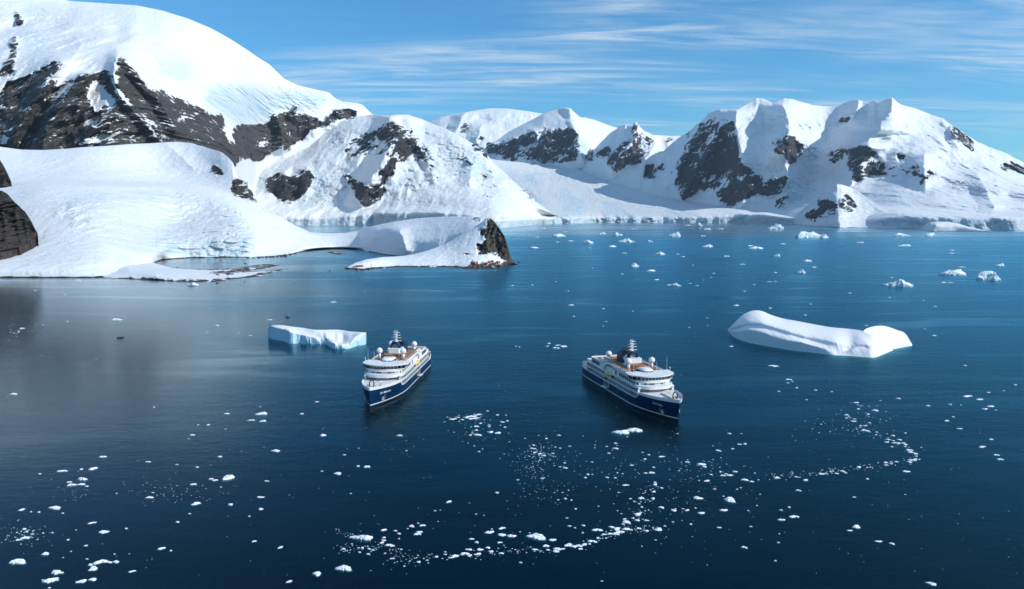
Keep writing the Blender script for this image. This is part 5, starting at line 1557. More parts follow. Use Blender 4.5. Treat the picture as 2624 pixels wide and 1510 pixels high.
# ------------------------------------------------------------------ station huts, boats, people, boulders
from mathutils.bvhtree import BVHTree
_LAND = [o for o in bpy.data.objects if o.name.split('.')[0] in ('peninsula_ridge', 'peninsula_snow_hill', 'snow_hill', 'shore_spit', 'gravel_bar')]
_TREES = []
for _o in _LAND:
    _n = len(_o.data.vertices); _c = np.zeros(_n * 3); _o.data.vertices.foreach_get('co', _c)
    _p = np.zeros(len(_o.data.polygons) * 4, np.int32); _o.data.polygons.foreach_get('vertices', _p)
    _TREES.append(BVHTree.FromPolygons(_c.reshape(-1, 3).tolist(), _p.reshape(-1, 4).tolist()))


def ground(px, py):
    """where the sight line meets the shore (or the sea)"""
    o = Vector((0, 0, CAM_H))
    d = (at(px, py, 1000.) - o).normalized()
    best = None
    for t in _TREES:
        h = t.ray_cast(o, d)
        if h[0] is not None and (best is None or h[3] < best[1]):
            best = (h[0], h[3])
    s = on_sea(px, py) if py > 545 else None
    if best is None or (s is not None and (s - o).length < best[1]):
        return s
    return best[0]


RED = simple('red_cladding', (.42, .018, .015), .55, grain=.15, gscale=.6)
ROOFSNOW = simple('snowy_roof', (.74, .76, .79), .8)
ROOFGREY = simple('grey_roof_sheet', (.30, .31, .32), .5)
STILT = simple('dark_timber', (.05, .04, .035), .8)
PANE = simple('hut_pane', (.02, .025, .03), .15)


def hut(px, py, w, dpt, h, rz, label, roof=ROOFSNOW, wall=RED, stilts=0., windows=3, cat='hut'):
    p = ground(px, py)
    r = bpy.data.objects.new('station_hut', None); COL.objects.link(r)
    r.location = (p.x, p.y + dpt / 2, p.z - .2); r.rotation_euler = (0, 0, rz)
    tag(r, label, cat, 'red station buildings on the peninsula')
    z0 = stilts
    a, b = w / 2, dpt / 2
    e = h + .28 * dpt
    v = [(-a, -b, z0 - 1.2), (a, -b, z0 - 1.2), (a, b, z0 - 1.2), (-a, b, z0 - 1.2), (-a, -b, z0 + h), (a, -b, z0 + h), (a, b, z0 + h), (-a, b, z0 + h), (-a, 0, z0 + e), (a, 0, z0 + e)]
    mesh_obj('wall', v, [(3, 2, 1, 0), (0, 1, 5, 4), (2, 3, 7, 6), (1, 2, 6, 9, 5), (3, 0, 4, 8, 7)], wall, smooth=False, parent=r)
    o = .35
    t = .22
    v = [(-a - o, -b - o, z0 + h - .12), (a + o, -b - o, z0 + h - .12), (a + o, 0, z0 + e), (-a - o, 0, z0 + e), (a + o, b + o, z0 + h - .12), (-a - o, b + o, z0 + h - .12)]
    v += [(x, y, z + t) for x, y, z in v]
    mesh_obj('roof', v, [(0, 3, 2, 1), (3, 5, 4, 2), (6, 7, 8, 9), (9, 8, 10, 11), (0, 1, 7, 6), (4, 5, 11, 10), (1, 2, 8, 7), (2, 4, 10, 8), (3, 0, 6, 9), (5, 3, 9, 11)], roof, smooth=False, parent=r)
    for i in range(windows):
        x = -a + w * (i + .5) / windows
        wn = box('window', x - .5, x + .5, -b - .06, -b + .02, z0 + h * .42, z0 + h * .82, PAINT, r)
        box('pane', -.36, .36, -.75, -.3, -.36, .36, PANE, wn)
    dr = box('door', a - .02, a + .06, -.5, .5, z0, z0 + min(2.1, h * .8), STILT, r)
    return r


hut(920.5, 684.5, 13.0, 6.0, 3.6, .08, 'long red boathouse alone at the tip of the snowy peninsula', windows=4, cat='boathouse')
hut(1219, 677.5, 7.5, 6.0, 3.6, .5, 'red hut at the left end of the cluster under the rocky hill', ROOFGREY, windows=2)
hut(1241.5, 676.5, 10.5, 5.0, 2.9, -.05, 'long low red hut with a white roof under the rocky hill', windows=4)
hut(1253, 674.8, 4.2, 4.2, 3.6, .2, 'small bright red hut next to the long low hut', ROOFGREY, windows=1)
hut(1261, 673.5, 5.2, 4.6, 3.4, -.2, 'dark-roofed red hut right of the small bright red hut', ROOFGREY, windows=2)
hut(1277, 676, 5.6, 5.0, 4.0, .7, 'red hut standing apart at the right foot of the rocky hill', ROOFGREY, windows=2)
hut(1195, 651.5, 4.6, 4.0, 2.8, .1, 'lone red hut on a rocky outcrop above the station', ROOFSNOW, stilts=.6, windows=2)


def pole(px, py, h, name, label, cat, yards=2, red=False):
    p = ground(px, py)
    r = tube(name, [(0, 0, -1), (0, 0, h)], .14, STILT if not red else RED, None, 6, r2=.06)
    r.location = p
    for i in range(yards):
        tube('stay', [(0, 0, h * .92), (1.8 * (-1) ** i, .4, -.3)], .03, GREYMETAL, r, 4)
    tag(r, label, cat)


pole(1198, 672, 13, 'radio_mast', 'thin radio mast on the snow in front of the lone hut', 'mast')
pole(939.5, 677, 6, 'signal_post', 'thin reddish post on the snow right of the boathouse', 'post', 0, True)
pole(1197.5, 647, 6.5, 'aerial_mast', 'short aerial beside the lone red hut on the outcrop', 'mast', 2)

# --- inflatable boats and the people in them
RUBBER = simple('black_rubber', (.018, .02, .024), .5)
JACKET_RED = simple('red_jacket', (.22, .02, .025), .8)
JACKET_DARK = simple('dark_jacket', (.02, .022, .03), .8)
TROUSER = simple('black_trousers', (.015, .015, .018), .85)
SKIN = simple('skin', (.52, .33, .25), .6)
HAIRM = simple('dark_hair', (.03, .02, .015), .8)


def person_mesh():
    V = [(0, 0, 0), (0, -.02, .22), (0, 0, .44), (0, 0, .56), (0, .02, .66), (0, .02, .78),
         (.10, .08, 0), (.13, .42, .04), (.13, .46, -.38), (.13, .60, -.42), (-.10, .08, 0), (-.13, .42, .04), (-.13, .46, -.38), (-.13, .60, -.42),
         (.20, 0, .46), (.27, .08, .20), (.17, .32, .14), (.15, .40, .12), (-.20, 0, .46), (-.27, .08, .20), (-.17, .32, .14), (-.15, .40, .12)]
    E = [(0, 1), (1, 2), (2, 3), (3, 4), (4, 5), (0, 6), (6, 7), (7, 8), (8, 9), (0, 10), (10, 11), (11, 12), (12, 13), (2, 14), (14, 15), (15, 16), (16, 17), (2, 18), (18, 19), (19, 20), (20, 21)]
    Rr = [.17, .17, .18, .07, .10, .09, .11, .085, .065, .05, .11, .085, .065, .05, .09, .07, .05, .04, .09, .07, .05, .04]
    me = bpy.data.meshes.new('person_skeleton')
    me.from_pydata(V, E, [])
    o = bpy.data.objects.new('person_tmp', me); COL.objects.link(o)
    sk = o.modifiers.new('skin', 'SKIN')
    for i, r in enumerate(Rr):
        me.skin_vertices[0].data[i].radius = (r, r)
    me.skin_vertices[0].data[0].use_root = True
    o.modifiers.new('sub', 'SUBSURF').levels = 1
    dg = bpy.context.evaluated_depsgraph_get()
    m = bpy.data.meshes.new_from_object(o.evaluated_get(dg))
    bpy.data.objects.remove(o)
    return m


def make_person(jacket):
    m = person_mesh().copy()
    m.materials.clear()
    for x in (jacket, TROUSER, SKIN, HAIRM):
        m.materials.append(x)
    for p in m.polygons:
        c = p.center
        if c.z > .60: p.material_index = 3 if (c.z > .78 or c.y < -.02) else 2
        elif c.y > .33 and c.z > .08: p.material_index = 2
        elif c.z < .08: p.material_index = 1
        p.use_smooth = True
    return m


_PEOPLE = {'red': make_person(JACKET_RED), 'dark': make_person(JACKET_DARK)}


def zodiac(px, py, head, label, crew):
    p = on_sea(px, py)
    r = bpy.data.objects.new('inflatable_boat', None); COL.objects.link(r)
    r.location = (p.x, p.y, 0); r.rotation_euler = (0, 0, head)
    tag(r, label, 'boat', 'inflatable boats on the water')
    U = [(-2.6, .85, .35), (-1, .88, .35), (.8, .86, .37), (1.8, .66, .45), (2.5, .3, .58), (2.7, 0, .62), (2.5, -.3, .58), (1.8, -.66, .45), (.8, -.86, .37), (-1, -.88, .35), (-2.6, -.85, .35)]
    tube('tube', U, .27, RUBBER, r, 10)
    box('floor', -2.2, 1.9, -.7, .7, .12, .2, FURN, r)
    box('transom', -2.3, -2.2, -.75, .75, .1, .75, RUBBER, r)
    m = box('outboard_motor', -2.75, -2.3, -.2, .2, .65, 1.15, DARK, r)
    box('motor_leg', -2.6, -2.42, -.08, .08, -.4, .66, DARK, r)
    for i, (x, y, a, col, lb) in enumerate(crew):
        o = bpy.data.objects.new('person', _PEOPLE[col]); COL.objects.link(o)
        c, s = math.cos(head), math.sin(head)
        o.location = (p.x + c * x - s * y, p.y + s * x + c * y, .72)
        o.rotation_euler = (0, 0, head + a); o.scale = (1.05, 1.05, 1.05)
        tag(o, lb, 'person')


zodiac(309, 866.5, .5, 'black inflatable boat with people aboard on the grey water at left', [
    (-1.2, .62, math.pi, 'red', 'person in a dark red jacket sitting at the left end of the inflatable boat'),
    (.2, -.62, 0, 'dark', 'person in dark clothes sitting mid-boat in the left inflatable boat'),
    (1.1, .6, math.pi, 'dark', 'person in dark clothes sitting near the bow of the left inflatable boat')])
zodiac(735.5, 814, 2.4, 'black inflatable boat beyond the tabular iceberg', [(-.9, .6, math.pi, 'dark', 'person in dark clothes steering the inflatable boat beyond the tabular iceberg')])


# --- boulders along the shore
ROCKM = simple('shore_rock', (.085, .078, .07), .85, grain=.35, gscale=.7, bump=.15)


def boulder_mesh(seed):
    rnd = np.random.RandomState(seed)
    bm = bmesh.new()
    bmesh.ops.create_icosphere(bm, subdivisions=2, radius=.5)
    s = rnd.uniform(.75, 1.25, 3)
    for v in bm.verts:
        n = float(fbm(np.array([v.co.x * 2.2 + seed]), np.array([v.co.y * 2.2]), np.array([v.co.z * 2.2]), octaves=3)[0])
        v.co *= 1 + .7 * n
        v.co.x *= s[0]; v.co.y *= s[1]; v.co.z *= s[2] * .75
    me = bpy.data.meshes.new('boulder')
    bm.to_mesh(me); bm.free()
    me.materials.append(ROCKM)
    return me


BOULD = [boulder_mesh(i) for i in range(6)]
_rb = random.Random(5)


def boulders(items, label, group):
    for px, py, w in items:
        p = ground(px, py)
        m = w * p.y / FOCAL
        o = bpy.data.objects.new('boulder', _rb.choice(BOULD)); COL.objects.link(o)
        o.location = (p.x, p.y, p.z + m * .12)
        o.scale = (m, m * .8, m * _rb.uniform(.5, .8)); o.rotation_euler = (0, 0, _rb.uniform(0, 6.28))
        tag(o, label, 'boulder', group)


SPIT = lambda *q: [(400 + x / 7.03, 640 + y / 7.03, w / 7.03) for x, y, w in q]
boulders(SPIT((1605,252,42)), 'dark boulder standing in the lagoon behind the gravel bar', 'boulder in the lagoon')
boulders(SPIT((375,322,28),(1110,334,22),(1162,322,22),(1650,262,20)), 'small dark rock at the edge of the lagoon', 'small rocks by the lagoon')
boulders(SPIT((1100,607,46)), 'largest dark rock awash off the gravel beach of the spit', 'rock off the spit')
boulders(SPIT((1156,590,16),(1595,585,28),(1386,552,15),(980,612,12),(2362,342,18)), 'small dark rock awash off the gravel spit', 'small rocks off the spit')
boulders(SPIT((1090,150,60),(1180,148,40),(1650,152,40),(1750,150,46),(1850,148,60),(1920,142,46),(1990,138,60),(2060,140,50),(2110,134,64),(2190,132,50),(2260,126,60),(2330,118,80),(2410,92,70),(2500,74,64)), 'dark boulder in the row below the snow hill', 'boulders along the inner shore')
boulders([(791,641,9),(785,643,7),(797,639,6),(770,646,6),(806,638,5)], 'dark boulder in the heap where the inner shore bends', 'boulder heap on the inner shore')
boulders([(845,694.5,6),(876,692,3.6)], 'dark rock awash left of the peninsula tip', 'rocks off the peninsula tip')
boulders([(1356,636,4),(1329,673,7),(1335,671,4)], 'dark rock in the water at the foot of the rocky hill', 'rocks below the rocky hill')
boulders([(x, y, w) for x, y, w in ((893,688,6),(902,690,7),(915,690,7),(930,691,8),(944,690,7),(955,688,7),(966,686.5,5),(978,685.5,4))], 'dark shore rock below the boathouse', 'rocks below the boathouse')
boulders([(1196,686,9),(1206,688,8),(1214,685,9),(1226,687,8),(1237,684,9),(1246,685,8),(1258,684,9),(1268,683,7),(1281,682,8),(1293,680,8),(1304,678,7)], 'pale grey boulder on the shore below the station huts', 'boulders below the station')
boulders([(1060,683,4),(1085,682.5,3.5),(1110,682.5,4),(1140,683,4),(1162,683.5,5)], 'small rock on the dark beach between boathouse and huts', 'rocks on the dark beach')
# ------------------------------------------------------------------ drifting ice
def pieces(ox, oy, s, *q):
    return [(ox + p[0] / s, oy + p[1] / s, p[2] / s) + tuple(p[3:]) for p in q]


ICEBITS = []
ICEBITS += pieces(0, 1050, 3.165,
    (510,498,68),(660,483,30),(755,482,60),(830,383,52),(323,522,24),(665,565,75),(562,588,34),(580,612,66),(662,606,54),(702,623,28),(178,812,42),(450,800,90),(508,841,24),(252,829,22),(316,832,22),(750,918,48),(838,993,78,'pointed triangular ice floe in the dark water at lower left'),(1025,965,28),(197,968,38),(215,988,30),(262,1010,24),(210,1040,60),(150,1055,40),(350,1002,20),(425,1000,24),(552,1057,26),(697,1104,30),(617,976,16),(575,1150,18),(512,1200,18),(370,1172,62),
    (148,1236,110,'long white ice floe near the lower left corner'),(705,1212,26),(735,1258,52),(757,1290,80),(818,1235,78),(885,1238,54),(942,1235,48),(460,1322,90),(412,1388,88),(348,1384,26),(462,1385,30),(400,1446,24),(662,1396,66),(755,1378,60),(1072,1312,52),(1310,1128,54),(1386,1145,26),(929,1173,20),(1048,1170,14),(1216,714,56),(1240,674,24),(1202,423,38),(1785,381,38),(1840,33,36),(2042,86,54),(1562,206,36),(1608,124,20),(1690,125,26),
    (1855,553,112,'largest ice floe in the left half, with a bluish underside'),(1712,562,40),(1742,574,38),(1572,606,42),(1588,764,62),(1870,770,50),(1537,845,24),(1440,913,28),(2062,1068,34),(2022,866,24),(1600,468,28),(1435,446,22),(1792,629,18),(1532,237,14),(1830,159,18),(946,680,18))
ICEBITS += pieces(660, 1050, 3.165,
    (38,38,80),(46,95,46),(360,36,30),(530,208,62),(150,334,66),(1152,210,46),(704,367,26),(816,458,32),(888,464,48),(654,518,60),(523,500,22),(72,579,36),(22,710,52),(26,806,44),(184,1117,42),(757,680,18),(1208,335,20),(820,314,14),
    (700,1290,104,'jagged star-shaped ice floe near the bottom edge'),(485,1332,68),(256,1394,44),(865,1045,135,'big bluish ice block in the brash below the left ship'),(772,1033,44),(765,1090,20),(1250,945,50),(1337,940,42),(1302,922,24),(1218,966,16),(1300,1010,50),(1312,993,40),(1026,1038,32),(1022,1060,34),(1070,1100,60),(1100,1105,30),(1010,1080,40),(1148,1006,34),(1118,984,28),(1024,978,46),(1148,1047,20),(905,1130,30),(935,1140,30),(850,1122,30),(820,1122,22),(898,1172,32),(826,1158,24),(1092,1208,34),(1165,1135,24),(700,1132,30),(1035,1166,18),(1520,1175,28),(1522,1155,20),(1450,1195,30),(1305,1236,36),(1375,1223,22),(1300,1183,16),(1190,1270,22),(918,1306,12),(1552,747,44),(1440,821,20),(1482,815,16),(1942,673,34),(1772,848,20),(1836,858,14),(1718,757,12),(1463,907,14),(1883,996,64),(1900,970,20),(1984,961,46),(1980,1017,62),(2060,1027,64),(1735,1050,38),(1778,1077,40),(1962,1078,36),(1716,1136,48),(1802,1136,50),(1870,1120,36),(1896,1150,40),(1680,1170,60),(1720,1182,40),(1790,1172,50),(1600,1190,60),(1980,1165,40),(1560,1203,30),
    (1745,55,60),(1790,40,50),(1700,62,50),(1770,70,50),(1730,75,40),(1630,63,26),(1580,78,50),(1660,82,30),(1605,74,30),(1518,100,16),(1808,112,26),(1775,137,38),(1878,127,24),(1878,140,22),(1773,168,28),(1740,190,20),(1725,208,30),(1760,200,26),(1790,207,50),(1895,183,44),(1950,190,50),(1984,100,36),(2025,93,30),(2006,143,26),(1970,127,14),(1865,12,28),(1945,45,30),(2015,45,18),(1758,295,16),(1797,342,24),(1825,320,16),(2043,262,14))
ICEBITS += pieces(1320, 1050, 3.165,
    (863,190,120,'left one of the two white floes below the bow of the right ship'),(965,170,100,'right one of the two white floes below the bow of the right ship'),(910,222,18),(356,208,34),(254,235,28),(190,210,14),(80,234,14),(552,214,12),(818,315,50),(816,273,34),(828,292,16),(742,300,20),(760,354,24),(647,288,16),(646,311,16),(1185,381,48),(1085,368,26),(1034,347,18),(1052,403,26),(1318,195,18),(150,290,30),(145,316,44),(160,348,30),(200,360,36),(235,372,36),(305,357,26),(364,313,20),(442,297,24),(325,305,18),(402,434,24),(408,473,44),(364,465,20),(318,454,16),(220,558,28),(22,571,26),(590,526,30),(570,552,28),(626,526,18),(624,427,22),(812,554,28),(830,514,20),(872,520,18),(745,552,30),(946,451,32),(1124,469,28),(1056,516,28),(1107,513,42),(898,612,44),(1135,608,40),(1133,590,24),(1188,635,32),(1125,666,34),(1120,722,38),(1022,720,48),(1093,744,16),(935,723,24),(965,746,22),(1006,764,24),(1028,790,26),(840,673,20),(408,722,30),(457,734,20),(350,733,22),(318,673,14),(432,655,18),(385,672,18),(492,805,26),(676,784,16),(995,852,60),(1018,834,24),(957,882,26),(991,898,40),(888,888,32),(905,912,70),(875,930,28),(1064,899,36),(862,845,16),(830,820,16),(665,976,72),(785,953,46),(825,970,60),(850,990,60),(815,1010,50),(770,1008,40),(720,1012,40),(830,1000,50),(900,970,60),(940,978,30),(1005,963,36),(1165,972,60,'pale green ice floe right of the dense ice band'),(1065,984,36),(1060,943,14),(553,940,32),(440,946,28),(485,960,20),(420,880,22),(180,1035,126,'large two-toned ice floe at the left start of the curved band'),(305,1058,50),(250,1106,48),(430,1098,60),(480,1110,50),(520,1105,50),(560,1095,46),(625,1070,64),(603,1092,26),(530,1130,34),(345,1130,60),(380,1130,40),(330,1148,50),(265,1138,30),(160,1136,40),(670,1043,30),(738,1043,20),(548,1000,26),(40,992,16),(118,1000,16),(44,1242,26),(703,1391,22),(1558,1260,12),(1140,1058,22),(1226,1033,12),(1028,1110,18),(1480,718,74),(1740,735,100,'ragged three-lobed ice floe in the scatter right of centre'),(1690,703,18),(1695,817,56),(1508,840,48),(1395,817,34),(1360,805,26),(1285,817,48),(1300,805,20),(1188,794,44),(1463,799,20),(1425,930,28),(1280,912,22),(1656,957,32),(1860,1118,42),(1912,949,24),(1962,778,20),(1890,820,18),(1986,687,16),(1618,644,24),(1800,646,20),(1830,634,20),(1556,578,42),(1492,576,16),(1865,570,56),(1918,584,40),(1973,571,18),(1510,445,70),(1535,465,40),(1665,505,26),(1685,536,40),(1710,522,30),(1740,533,40),(1782,503,34),(1590,527,24),(1944,516,18),(1398,424,36),(1330,496,20),(1650,333,40),(1764,318,30),(1820,281,32),(1864,280,30),(1835,195,16),(1737,196,30),(1605,293,14),(1605,406,14),(1213,944,22),(1118,958,14))
ICEBITS += pieces(1964, 1050, 3.165,
    (885,8,50),(825,36,32),(650,44,30),(650,68,24),(708,95,40),(712,78,22),(835,108,30),(800,131,36),(762,133,26),(800,172,56),(735,162,16),(895,184,22),(885,205,14),(1025,212,34),(978,196,16),(988,242,34),(1080,245,34),(1032,255,22),(1040,270,34),(1070,272,40),(1112,272,34),(1128,285,36),(1125,302,24),(975,264,34),(1018,302,26),(1155,328,50),(1165,345,40),(1180,350,30),(1205,358,44),(1213,380,26),(1210,400,30),(1165,410,34),(1160,425,40),(1195,410,40),(1240,406,20),(1055,423,32),(968,430,34),(1010,440,26),(968,450,30),(750,467,38),(820,469,20),(618,502,46),(568,518,34),(520,506,26),(540,500,22),(645,515,24),(446,521,48),(487,519,20),(406,532,14),(82,552,48),(240,546,34),(317,572,40),(1132,502,58,'oval ice floe below the tip of the right-hand ice streak'),(820,562,30),(260,656,38),(712,710,32),(225,868,62),(122,895,52),(184,794,30),(118,816,28),(730,950,62),(678,982,38),(912,1069,48),(1020,1087,38),(1340,1413,74,'lone ice floe near the bottom right corner'),(1462,92,38),(1515,59,30),(1566,154,40),(1822,241,40),(1750,301,54),(1866,369,40),(1892,404,48),(1126,191,20),(1256,307,20),(105,1007,16),(97,1080,24),(73,1227,20),(426,188,14),(444,120,18),(372,156,12),(1125,688,14))
ICEBITS += pieces(1964, 600, 3.165,
    (130,82,48),(760,72,56),(1130,98,100,.12),(1085,18,110,.3,'low flat iceberg before the ice cliffs at right, left of its pair'),(1330,16,104,.3,'low flat iceberg before the ice cliffs at right, right of its pair'),(1508,135,36),(1503,157,50),(332,223,68,.3),(386,271,40),(282,320,66,.6),(88,183,50,.5),(1897,260,70,.35),(1585,273,80),(1522,336,190,.22,'long flat white floe left of the saddle-shaped iceberg'),(1740,368,90,.75,'left hump of the saddle-shaped iceberg at far right'),(1845,378,90,.65,'right hump of the saddle-shaped iceberg at far right'),(1800,328,130,.2),(1435,394,46),(1485,394,44),(1085,425,165,.45,'rounded white iceberg with a long flat tail in mid-bay at right'),(985,415,90,.14),(1012,355,26),(357,569,22),(312,658,26),(998,515,26),(1275,540,20),(672,480,28),(1368,588,24),(1360,826,42),(1283,771,18),(810,744,26),(60,1071,76,'flat white floe just below the left end of the long smooth iceberg'),(180,1182,44),(174,1210,24),(210,1196,16),(245,1249,26),(100,1277,26),(398,1268,26),(530,1280,18),(325,1345,22),(727,1367,42),(740,1385,18),(762,1395,18),(745,1420,26),(925,1351,18),(1072,1334,38),(1610,1067,28),(1630,1317,70),(1728,1342,60),(1800,1287,28),(1820,1398,50),(1770,1419,44),(1860,1428,20),(1488,1384,28),(1312,1393,34),(1578,1388,18),(2020,1225,28),(1925,1273,20),(885,1430,46),(30,603,26),(70,314,26),(24,388,34),(72,386,18),(330,32,210,.22,'wide flat iceberg with a rugged back near the snowy headland'),(470,34,70,.5))
ICEBITS += pieces(1310, 560, 3.835,
    (1615,180,115,.45,'smooth dome-shaped white iceberg in the far bay'),(1045,170,80,.5,'knobbly twin-peaked iceberg in the far bay'),(900,155,54,.5),(465,178,150,.15,'long low ice floe near the rocky hill in the far bay'),(755,248,120,.25),(1130,236,150,.3,'broad flat bluish iceberg in the far bay'),(1360,232,50,.5),(1940,282,90,.35),(1215,478,86,.5,'white iceberg with a pointed left end and flat right end'),(1465,357,80,.4),(1380,517,90,.25),(1603,666,115,.35,'tent-shaped white ice floe in mid-bay between the ships'),(1430,604,46),(1110,345,50),(220,292,90),(990,280,80),(2410,299,120),(2355,272,60),(2115,374,50),(2272,452,46),(1845,84,70,.8),(1735,69,60),(1930,110,70),(2060,107,60),(300,99,70),(530,132,50),(1200,105,60),(580,224,60),(450,234,34),(255,186,36),(1885,174,50),(1690,379,40),(1635,354,30),(1085,548,32),(795,488,20),(828,518,16),(560,715,24),(205,654,24),(12,660,24),(1825,662,28),(617,964,24),(905,889,32),(935,1015,26),(905,1058,20),(1195,912,20),(2210,857,46),(2290,717,36),(1925,979,20),(1930,1055,20),(1750,1072,20),(2165,1258,50),(370,1230,34),(355,1258,30),(460,1247,50),(440,1275,60),(515,1260,64),(45,1258,22),(80,1265,22),(590,852,60),(2385,653,30),(1990,542,28),(1965,581,20),(1890,608,18),(770,292,26),(1785,461,26),(525,489,16),(440,623,24),(1735,612,16),(1755,640,30),
    (2560,112,90,.4),(2620,108,130,.5,'white iceberg with a sharp left end against the headland'))
ICEBITS += pieces(0, 680, 2.812,
    (100,930,50,'white floe alone on the grey water at far left'),(1110,1024,18),(695,675,12),(840,396,70,.2,'low floe above the left inflatable boat'),(1565,437,36),(1945,393,38,'thin ice floe just above the left tip of the tabular iceberg'),(1805,508,24),(1720,491,14),(1490,485,18),(1395,148,80,.35,'largest floe grounded off the gravel spit'),(1395,130,40),(565,109,36),(826,102,28),(470,213,24),(255,182,20),(2405,266,34),(1635,1070,34),(2283,985,26),(300,651,10),(135,480,20),(100,490,16),(160,455,30),(310,430,16),(65,540,10),(485,405,20),(1875,1020,14),(55,950,8))
ICEBITS += pieces(720, 560, 3.515, (190,60,60,.3),(270,55,50,.3),(330,62,30,.3),(400,64,40,.2))    # inner bay below the ice cliffs


def where(px, py):
    if py < 620: return 'in the far bay below the mountains', 'ice in the far bay'
    if py < 720:
        return ('in the bay right of the rocky hill', 'ice in the middle bay') if px > 1300 else ('off the left shore', 'ice off the left shore')
    if py < 930:
        if px < 1100: return 'on the calm grey water left of the ships', 'ice on the grey water'
        if px < 1480: return 'in open water between the two ships', 'ice between the ships'
        return 'around the long smooth iceberg', 'ice around the smooth iceberg'
    if px > 2480 and py < 1200: return 'in open water at the right edge', 'ice at the right edge'
    if px > 1960 and py < 1240: return 'in the hooked ice streak at right', 'ice of the hooked streak'
    if 1120 < px < 1310 and py < 1170: return 'in the clump between the two ships', 'ice clump between the ships'
    if px < 450 and py > 1300: return 'in the cluster at the lower left corner', 'ice in the lower left corner'
    if px < 660: return 'scattered over the dark water at lower left', 'ice at lower left'
    if px < 860: return 'scattered on the water below the left ship', 'ice below the left ship'
    if 860 <= px < 1060 and py > 1320: return 'in the brash around the big bluish ice block', 'ice around the big block'
    if px < 1320 and py < 1320: return 'scattered on the water below the left ship', 'ice below the left ship'
    if 1060 <= px < 1760 and py > 1340: return 'in the curved ice band along the bottom', 'ice of the curved band'
    if px < 1760: return 'in the scatter below the right ship', 'ice below the right ship'
    if px < 2100 and py < 1340: return 'in the scatter right of the right ship', 'ice right of the right ship'
    return 'on the open water at lower right', 'ice at lower right'


LOWF = [chunk_mesh('ice_floe', 100 + i, 12, .10, 1.2, 3, .85) for i in range(14)]
TALLF = [chunk_mesh('ice_chunk', 200 + i, 22, .42, 1.1, 6, .3) for i in range(8)]
BIGF = [chunk_mesh('ice_block', 300 + i, 26, .16, 1.3, 6, .6) for i in range(8)]
_ri = random.Random(11)


PLACED = []


def place_ice(px, py, w, extra):
    ratio = next((e for e in extra if isinstance(e, float)), None)
    label = next((e for e in extra if isinstance(e, str)), None)
    p = on_sea(px, py)
    m = w * math.hypot(p.y, CAM_H) / FOCAL * .93
    if ratio is not None and ratio > .25:
        me, zs = _ri.choice(TALLF), ratio / .42 * .85
    elif w > 26:
        me, zs = _ri.choice(BIGF), (ratio or .16) / .16
    else:
        me, zs = _ri.choice(LOWF), _ri.uniform(.7, 1.6)
    far = p.y > 900
    o = bpy.data.objects.new('iceberg' if ratio is not None and w * p.y / FOCAL > 24 else 'ice_floe', me)
    COL.objects.link(o)
    dep = _ri.uniform(.55, .95) if not far else _ri.uniform(.4, .7)
    if ratio is not None and ratio <= .25: dep = .45
    o.location = (p.x, p.y, 0)
    o.scale = (m, m * dep, m * zs)
    o.rotation_euler = (0, 0, _ri.uniform(-.35, .35) + (math.pi if _ri.random() < .5 else 0))
    place, grp = where(px, py)
    PLACED.append((px, o))
    if label:
        tag(o, label, 'iceberg' if o.name.startswith('iceberg') else 'ice floe', grp)
    else:
        size = 'small' if w < 9 else ('middle-sized' if w < 17 else 'larger')
        if o.name.startswith('iceberg'):
            tag(o, 'white iceberg ' + place, 'iceberg', grp)
        else:
            tag(o, size + ' white ice floe ' + place, 'ice floe', grp)


ICEBITS.sort(key=lambda q: -(q[2] + (1000 if any(isinstance(e, str) for e in q[3:]) else 0)))
for q in ICEBITS[:300]:
    place_ice(q[0], q[1], q[2], q[3:])

_ones = 'first,second,third,fourth,fifth,sixth,seventh,eighth,ninth'.split(',')
ORD = ['leftmost'] + _ones[1:] + 'tenth,eleventh,twelfth,thirteenth,fourteenth,fifteenth,sixteenth,seventeenth,eighteenth,nineteenth,twentieth'.split(',')
ORD += ['twenty-' + w for w in _ones] + ['thirtieth'] + ['thirty-' + w for w in _ones]
_by = {}
PLACED += [(o.location.x / o.location.y, o) for o in bpy.data.objects if o.name.split('.')[0] == 'boulder']
for _px, _o in sorted(PLACED, key=lambda t: t[0]):
    _by.setdefault(_o['label'], []).append(_o)
for _lab, _os in _by.items():
    if 1 < len(_os) <= len(ORD):
        for _i, _o in enumerate(_os):
            _w = _lab.replace('white ice floe', 'floes').replace('white iceberg', 'icebergs').replace('scattered ', '').replace('the water ', 'water ').replace('dark boulder', 'dark boulders').replace('dark rock', 'dark rocks').replace('small rock ', 'small rocks ').replace('shore rock', 'shore rocks').replace('grey boulder', 'grey boulders')
            _o['label'] = (ORD[_i] if _i == 0 else ORD[_i] + ' from left') + ' of ' + _w

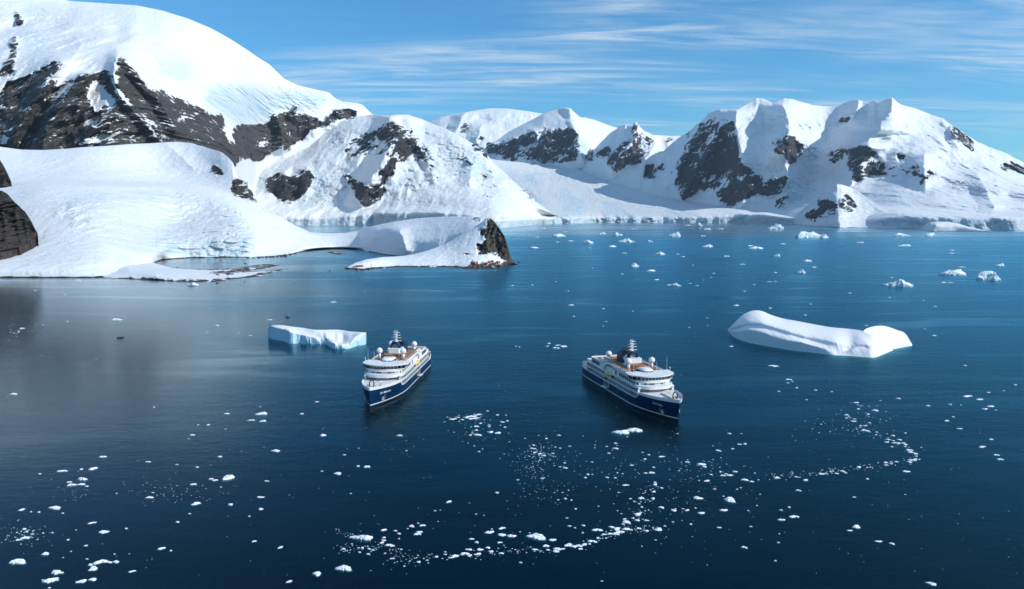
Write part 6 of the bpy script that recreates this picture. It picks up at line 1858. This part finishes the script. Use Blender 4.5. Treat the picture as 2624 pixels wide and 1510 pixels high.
# everything smaller: brash ice, past counting
def brash():
    rnd = np.random.RandomState(21)
    P = [(q[0], q[1], q[2]) for q in ICEBITS[300:]]
    def around(x, y, sx, sy, n, a=1.2, b=4.5):
        for _ in range(n):
            P.append((x + rnd.normal() * sx, y + rnd.normal() * sy, rnd.uniform(a, b)))
    def along_path(pts, n, sp, a=1.3, b=5.):
        pts = np.array(pts, float)
        s = np.concatenate([[0], np.cumsum(np.hypot(*np.diff(pts, axis=0).T))])
        for _ in range(n):
            t = rnd.uniform(0, s[-1])
            P.append((np.interp(t, s, pts[:, 0]) + rnd.normal() * sp, np.interp(t, s, pts[:, 1]) + rnd.normal() * sp * .5, rnd.uniform(a, b)))
    along_path([(1000,1440),(1100,1430),(1200,1420),(1320,1412),(1420,1410),(1520,1390),(1580,1370),(1640,1330),(1660,1270),(1680,1240)], 190, 12)
    along_path([(870,1410),(920,1405),(980,1400),(1040,1425)], 90, 12, 1.2, 4)
    along_path([(860,1360),(900,1372),(930,1380)], 40, 8, 1., 3)
    along_path([(1964,1225),(2100,1212),(2230,1195),(2330,1182),(2345,1165),(2310,1140),(2260,1118),(2200,1100),(2160,1062)], 170, 9, 1.2, 4.5)
    along_path([(1560,1365),(1600,1360),(1700,1352)], 60, 8, 1.2, 4)
    around(1380, 1165, 30, 14, 110, 1.2, 4); around(1360, 1210, 22, 14, 50, 1., 3); around(1390, 1250, 40, 30, 60, 1., 3)
    around(1205, 1070, 26, 6, 50, 1.5, 5); around(1230, 1105, 34, 14, 40, 1.2, 4)
    around(60, 1370, 28, 16, 70, 1.2, 5); around(440, 1262, 70, 14, 70, 1., 3.); around(190, 1265, 30, 12, 30, 1, 2.5)
    around(1800, 1200, 60, 22, 80, 1.2, 4); around(1560, 1190, 80, 40, 70, 1., 3.5); around(1700, 1290, 90, 40, 70, 1., 3.5)
    around(2190, 1080, 60, 26, 80, 1., 4)
    around(40, 850, 24, 10, 24, 1.2, 4)
    around(560, 680, 70, 7, 90, 1.0, 4.)                       # ice in the lagoon
    for _ in range(900):                                       # thin scatter over the bay
        y = 575 + 900 * rnd.uniform() ** 1.5
        x = rnd.uniform(-60, 2690)
        if y < 730 and x < 1340 and not (720 < y): continue
        if 700 < x < 1330 and 820 < y < 1060 and rnd.uniform() < .7: continue
        P.append((x, y, rnd.uniform(.8, 2.6)))
    v, f = [], []
    for px, py, w in P:
        if py < 574: continue
        p = on_sea(px, py)
        m = w * math.hypot(p.y, CAM_H) / FOCAL
        n = 6
        a0 = rnd.uniform(0, 6.28)
        k = len(v)
        asp = rnd.uniform(.45, .8)
        for z, s in ((-.06, 1.), (m * rnd.uniform(.10, .22), .8)):
            for i in range(n):
                a = a0 + 2 * math.pi * i / n
                rr = .5 * m * s * (1 + .35 * math.sin(2 * a + px) * rnd.uniform(.3, 1))
                v.append((p.x + rr * math.cos(a), p.y + rr * math.sin(a) * asp, z))
        for i in range(n):
            j = (i + 1) % n
            f.append((k + i, k + j, k + n + j, k + n + i))
        f.append(tuple(range(k + n, k + 2 * n)))
    o = mesh_obj('brash_ice', v, f, MAT_FLOE, smooth=False)
    tag(o, 'fine white brash ice scattered over the whole bay', 'ice', kind='stuff')


brash()
